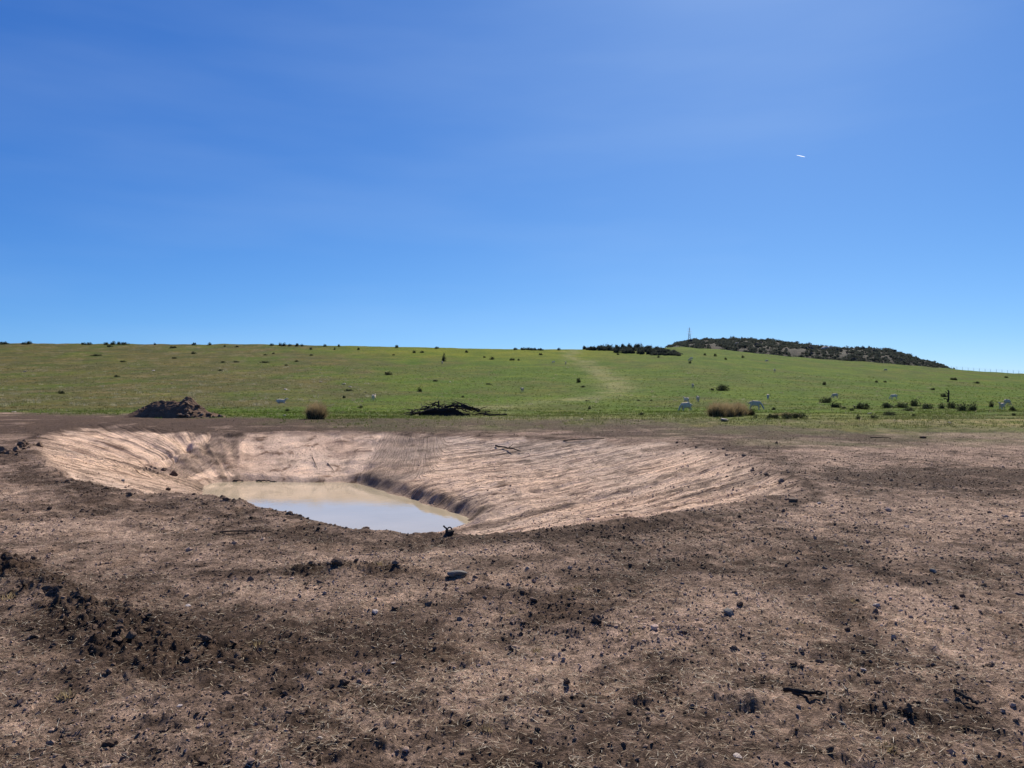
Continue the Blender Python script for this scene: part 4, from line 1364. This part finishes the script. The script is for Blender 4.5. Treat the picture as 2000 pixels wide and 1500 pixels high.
for a in (
    (1340, 804, 1.2, 200, 'grazing', 'sheep grazing on the grass edge left of the brown rushes, lowest of three'),
    (1341, 789, 1.1, 110, 'standing', 'sheep standing directly behind the lowest grazing sheep'),
    (1363, 785, 1.1, 80, 'standing', 'sheep seen from behind, right one of the three left of the rushes'),
    (1475, 800, 1.35, 330, 'grazing', 'cream sheep grazing at the right end of the brown rushes'),
    (1500, 779, 1.1, 250, 'grazing', 'sheep with its head down above the dark low clump'),
    (1631, 778, 1.15, 190, 'grazing', 'sheep above the dark rounded bush at the right'),
    (1746, 781, 1.15, 175, 'grazing', 'white-backed sheep above the brown-green bush at the right'),
    (1957, 799, 1.1, 215, 'standing', 'bright white sheep near the right edge, lower of two'),
    (1967, 792, 1.15, 20, 'grazing', 'greyer sheep just above the bright white one at the right edge'),
    (549, 789, 1.25, 5, 'lying', 'white sheep resting on the grass left of the brown tussock'),
    (730, 783, 1.2, 80, 'standing', 'sheep seen from behind left of the brush pile'),
    (1020, 765, 1.1, 240, 'standing', 'sheep alone right of centre at the foot of the stock path'),
    (1105, 712, 1.2, 90, 'standing', 'sheep seen from behind high on the slope near the stock path'),
    (1081, 709, 1.1, 200, 'grazing', 'faint sheep just left of the one near the stock path'),
    (1353, 758, 1.1, 90, 'standing', 'sheep alone left of the dark square-looking bush'),
    (1350, 703, 1.3, 180, 'grazing', 'upper of two pale sheep below the rocky hill'),
    (1347, 706, 1.2, 10, 'grazing', 'lower of two pale sheep below the rocky hill'),
    (1513, 727, 1.2, 90, 'standing', 'pale sheep alone below the middle of the rocky hill'),
    (1498, 707, 1.2, 180, 'grazing', 'faint pale sheep close under the rocky hill'),
    (864, 711, 1.2, 80, 'standing', 'sheep in front of the dark upright bush high above the brush pile'),
    (1730, 725, 1.2, 180, 'grazing', 'faint sheep under the right part of the rocky hill'),
): sheep(*a)

# ------------------------------------------------------------------ the rocky hill behind
HU = [1300, 1320, 1352, 1400, 1430, 1500, 1560, 1600, 1640, 1700, 1735, 1760, 1790, 1815, 1845, 1870]
HP = [686, 674, 666, 666, 664, 666, 673, 678, 681, 682, 684, 690, 699, 707, 717, 726]
HD = 430.0
nu, nd = 240, 60
U, D = np.meshgrid(np.linspace(1296, 1876, nu), np.linspace(0, 1, nd))
pk = np.interp(U, HU, HP) + 0.9 * noise(U / 14, U * 0, 601) + 0.6 * noise(U / 6, U * 0, 602)
depth = 338 + D * 180
crest_z = EYE + (775 - pk) / 1500 * HD
shape_ = np.interp(D, [0, .12, .30, .51, .75, 1], [0, .45, .80, 1.0, .80, .2])
base = np.minimum(macro(((U - 1000) / 1500 * depth).ravel(), depth.ravel()).reshape(U.shape), 60)
ch = np.maximum(crest_z - base, -3)
Zh = base + ch * shape_ + 0.7 * fbm(U / 8, D * 14, 603, 4) * shape_ - 1.2 * (1 - sstep(D, 0, .1))
Xh = (U - 1000) / 1500 * depth
I, J = np.meshgrid(np.arange(nd - 1), np.arange(nu - 1), indexing='ij')
Fh = np.stack([I * nu + J, I * nu + J + 1, (I + 1) * nu + J + 1, (I + 1) * nu + J], -1).reshape(-1, 4)
tag(link('rocky_hill', mesh_np('rocky_hill', np.stack([Xh.ravel(), depth.ravel(), Zh.ravel()], 1), Fh, [M['hill']], True)),
    'dark rocky hill covered with scrub behind the green slope', kind='structure')

def hill_pt(u, dfrac):
    i = int(dfrac * (nd - 1)); j = int((u - 1296) / 580 * (nu - 1))
    return Vector((Xh[i, j], depth[i, j], Zh[i, j]))
# scrub mass on the hill
parts_v, parts_f, off = [], [], 0
for k in range(1900):
    u = rnd.uniform(1305, 1860); dfr = rnd.random() ** 1.3 * .52
    p = hill_pt(u, dfr)
    if float(noise(np.array([u / 22]), np.array([dfr * 7]), 611)[0]) < -0.62: continue
    s = rnd.uniform(.8, 2.1) * (0.7 if u > 1780 else 1)
    V_, F_ = leaf_cloud(60, 2000 + k % 40, s, s, s * rnd.uniform(.7, 1.0), .32, lobes=3)
    parts_v.append(V_ + np.array(p)); parts_f.append(F_ + off); off += len(V_)
tag(link('scrub', mesh_np('scrub', np.concatenate(parts_v), np.concatenate(parts_f), [M['leafdk']], False)), 'dense dark scrub covering the rocky hill', kind='stuff')
# bushes standing out on its crest
big = bush_proto(90, 1100, M['leafdk'], .085, lobes=7)
big2 = bush_proto(91, 1100, M['leafdk'], .085, lobes=5)
first = {0: True, 1: True}
def hill_bush(u, dfr, w, h, label, group=None, p=None):
    k = rnd.randrange(2)
    src = (big, big2)[k]
    o = src if first[k] else copy_tree(src)
    first[k] = False
    p = hill_pt(u, dfr) if p is None else p
    o.location = (p.x, p.y, p.z - .2)
    o.scale = (w / 1500 * p.y / 2, w / 1500 * p.y / 2, h / 1500 * p.y)
    o.rotation_euler = (0, 0, rnd.uniform(0, 6.28))
    for q in ('group', 'label', 'category'):
        if q in o: del o[q]
    return tag(o, label, 'bush', group)
for u, w, h, lb in ((1433, 10, 9, 'left one of two tall round bushes on top of the rocky hill'), (1452, 12, 8, 'right one of two tall round bushes on top of the rocky hill'),
                    (1337, 5, 7, 'small pointed bush on the crest left of the pylon foot'), (1322, 9, 6, 'round bush at the left end of the hill crest'),
                    (1500, 8, 6, 'square dark bush on the crest right of the two tall round bushes'), (1686, 14, 9, 'broad bush on the right part of the hill crest'),
                    (1700, 7, 9, 'upright bush touching the broad one on the right part of the crest'), (1667, 8, 5, 'small bush left of the broad one on the crest'),
                    (1735, 14, 5, 'flat bush on the crest before it drops away at the right'), (1793, 6, 5, 'little bush on the falling right end of the hill'),
                    (1826, 10, 4, 'last low bush at the right foot of the hill')):
    hill_bush(u, .47, w, h + 2, lb)
for k in range(26):
    hill_bush(rnd.uniform(1318, 1780), rnd.uniform(.40, .5), rnd.uniform(8, 15), rnd.uniform(4, 6), 'low dark bush on the crest line of the rocky hill', 'bushes on the hill crest')
# boulders showing between
bould = mesh_np('boulder', lump(ICO2, 1300, .18, 5) * np.array([1, .8, .75]), ICO2F, [M['rock']], False)
pb = mesh_np('boulder', lump(ICO2, 1301, .18, 5) * np.array([1, .8, .75]), ICO2F, [M['palestone']], False)
for k in range(34):
    u, dfr = rnd.uniform(1340, 1800), rnd.uniform(.05, .4)
    p = hill_pt(u, dfr); s = rnd.uniform(.7, 1.6)
    tag(link('boulder', bould, loc=(p.x, p.y, p.z + s * .4), rot=(rnd.random(), rnd.random(), rnd.random() * 6), scale=(s, s, s)),
        'brown boulder showing between the scrub of the rocky hill', 'boulder', 'boulders on the rocky hill')
for u, dfr, s, lb in ((1612, .25, 1.6, 'pale bare rock face in the middle of the rocky hill'), (1622, .28, 1.2, 'pale rock right beside the largest pale rock on the hill'), (1440, .14, .9, 'small pale rock below the two tall round bushes')):
    p = hill_pt(u, dfr)
    tag(link('boulder', pb, loc=(p.x, p.y, p.z + s * .5), scale=(s * 1.6, s, s)), lb, 'boulder')

# near scrub band on the slope left of the hill: bushes one can tell apart
k = 0
for px in np.linspace(1146, 1326, 30):
    for row in range(2 if px < 1200 else 3):
        lo = float(np.interp(px, [1140, 1200, 1260, 1330], [685, 688, 692, 695]))
        hi = float(np.interp(px, [1140, 1200, 1240, 1300, 1330], [682, 681, 680, 685, 692]))
        py = hi + (lo - hi) * (row / 2.0) + rnd.uniform(-.5, .5)
        p = at(px + rnd.uniform(-4, 4), py)
        h_ = float(np.interp(px, [1140, 1180, 1230, 1290, 1326], [5, 6, 7, 6, 3.5]))
        hill_bush(0, 0, rnd.uniform(12, 20), h_ * rnd.uniform(1.3, 2.1), 'dark bush in the dense band of bushes left of the rocky hill', 'dense bush band left of the rocky hill', p=p)

# ------------------------------------------------------------------ pylon behind the hill
pd = 1250.0
px_ = (1347 - 1000) / 1500 * pd
ptop = EYE + (775 - 639) / 1500 * pd
ph = 42.0
root = empty('lattice_pylon', (px_, pd, ptop - ph))
def lattice_leg(a, b, r=.35):
    bm = bmesh.new(); tube_bm(bm, [a, b], [r, r], 4); return bm
wb, wt = 4.2, 1.1
for sx in (-1, 1):
    for sy in (-1, 1):
        bm_obj('leg', lattice_leg((sx * wb, sy * wb, 0), (sx * wt, sy * wt, ph * .72), .22), M['steel'], root)
        bm_obj('leg', lattice_leg((sx * wt, sy * wt, ph * .72), (0, 0, ph), .18), M['steel'], root)
for i in range(9):
    z0, z1 = ph * .72 * i / 9, ph * .72 * (i + 1) / 9
    w0, w1 = wb + (wt - wb) * i / 9, wb + (wt - wb) * (i + 1) / 9
    for sy in (-1, 1):
        for s in (-1, 1):
            bm_obj('brace', lattice_leg((-s * w0, sy * w0, z0), (s * w1, sy * w1, z1), .12), M['steel'], root)
for z_, w_ in ((ph * .74, 4.6), (ph * .84, 4.0), (ph * .93, 3.0)):
    bm_obj('crossarm', lattice_leg((-w_, 0, z_), (w_, 0, z_), .25), M['steel'], root)
tag(root, 'faint grey lattice power pylon rising behind the rocky hill', 'pylon')

# ------------------------------------------------------------------ fence along the right skyline
fence = []
for px in np.arange(1858, 2040, 11):
    rp = float(np.interp(px, RID_U, RID_P))
    q = at(px, rp + 1.5)
    fence.append(q)
root = empty('wire_fence', fence[0])
for q in fence:
    bm_obj('post', stick(q - fence[0] - Vector((0, 0, .3)), q - fence[0] + Vector((0, 0, 1.5)), .06, .05, 0, n=5, k=3, seed=1), M['steel'], root)
for hgt in (.5, .95, 1.4):
    bm = bmesh.new()
    tube_bm(bm, [q - fence[0] + Vector((0, 0, hgt)) for q in fence], [.012] * len(fence), 4)
    bm_obj('wire', bm, M['steel'], root)
tag(root, 'thin wire fence along the skyline at the right', 'fence')

# ------------------------------------------------------------------ a short twin vapour trail
DA = 9000.0
def sky_pt(px, py, D_):
    d = ray(px, py)
    return Vector((d[0] * D_, d[1] * D_, EYE + d[2] * D_))
m, nt, b, out = new_mat('vapour')
t = nt.nodes.new('ShaderNodeBsdfTranslucent'); t.inputs[0].default_value = (.95, .95, .95, 1)
tr = nt.nodes.new('ShaderNodeBsdfTransparent')
mx = nt.nodes.new('ShaderNodeMixShader'); mx.inputs[0].default_value = 0.32
nt.links.new(tr.outputs[0], mx.inputs[1]); nt.links.new(t.outputs[0], mx.inputs[2]); nt.links.new(mx.outputs[0], out.inputs[0])
M['vapour'] = m
nose = sky_pt(1579, 308, DA); tail_ = sky_pt(1556, 303, DA)
ax = (nose - tail_).normalized()
rot = ax.to_track_quat('X', 'Z')
root = empty('contrail', nose)
root.rotation_mode = 'QUATERNION'
root.rotation_quaternion = rot
for s in (-1, 1):
    bm = bmesh.new()
    tube_bm(bm, [(-40 - k * 13, s * 6 + rnd.uniform(-.6, .6), s * 3 + rnd.uniform(-.6, .6)) for k in range(9)], [.8, 2, 3, 3.2, 3, 2.8, 2.4, 1.6, .6], 8)
    bm_obj('vapour_streak', bm, M['vapour'], root)
tag(root, 'short white double vapour trail high in the sky at the right', 'contrail')

for o in (bushes + [big, big2]):
    if o.location.z < -400:
        for c in kids(o): bpy.data.objects.remove(c)
        bpy.data.objects.remove(o)
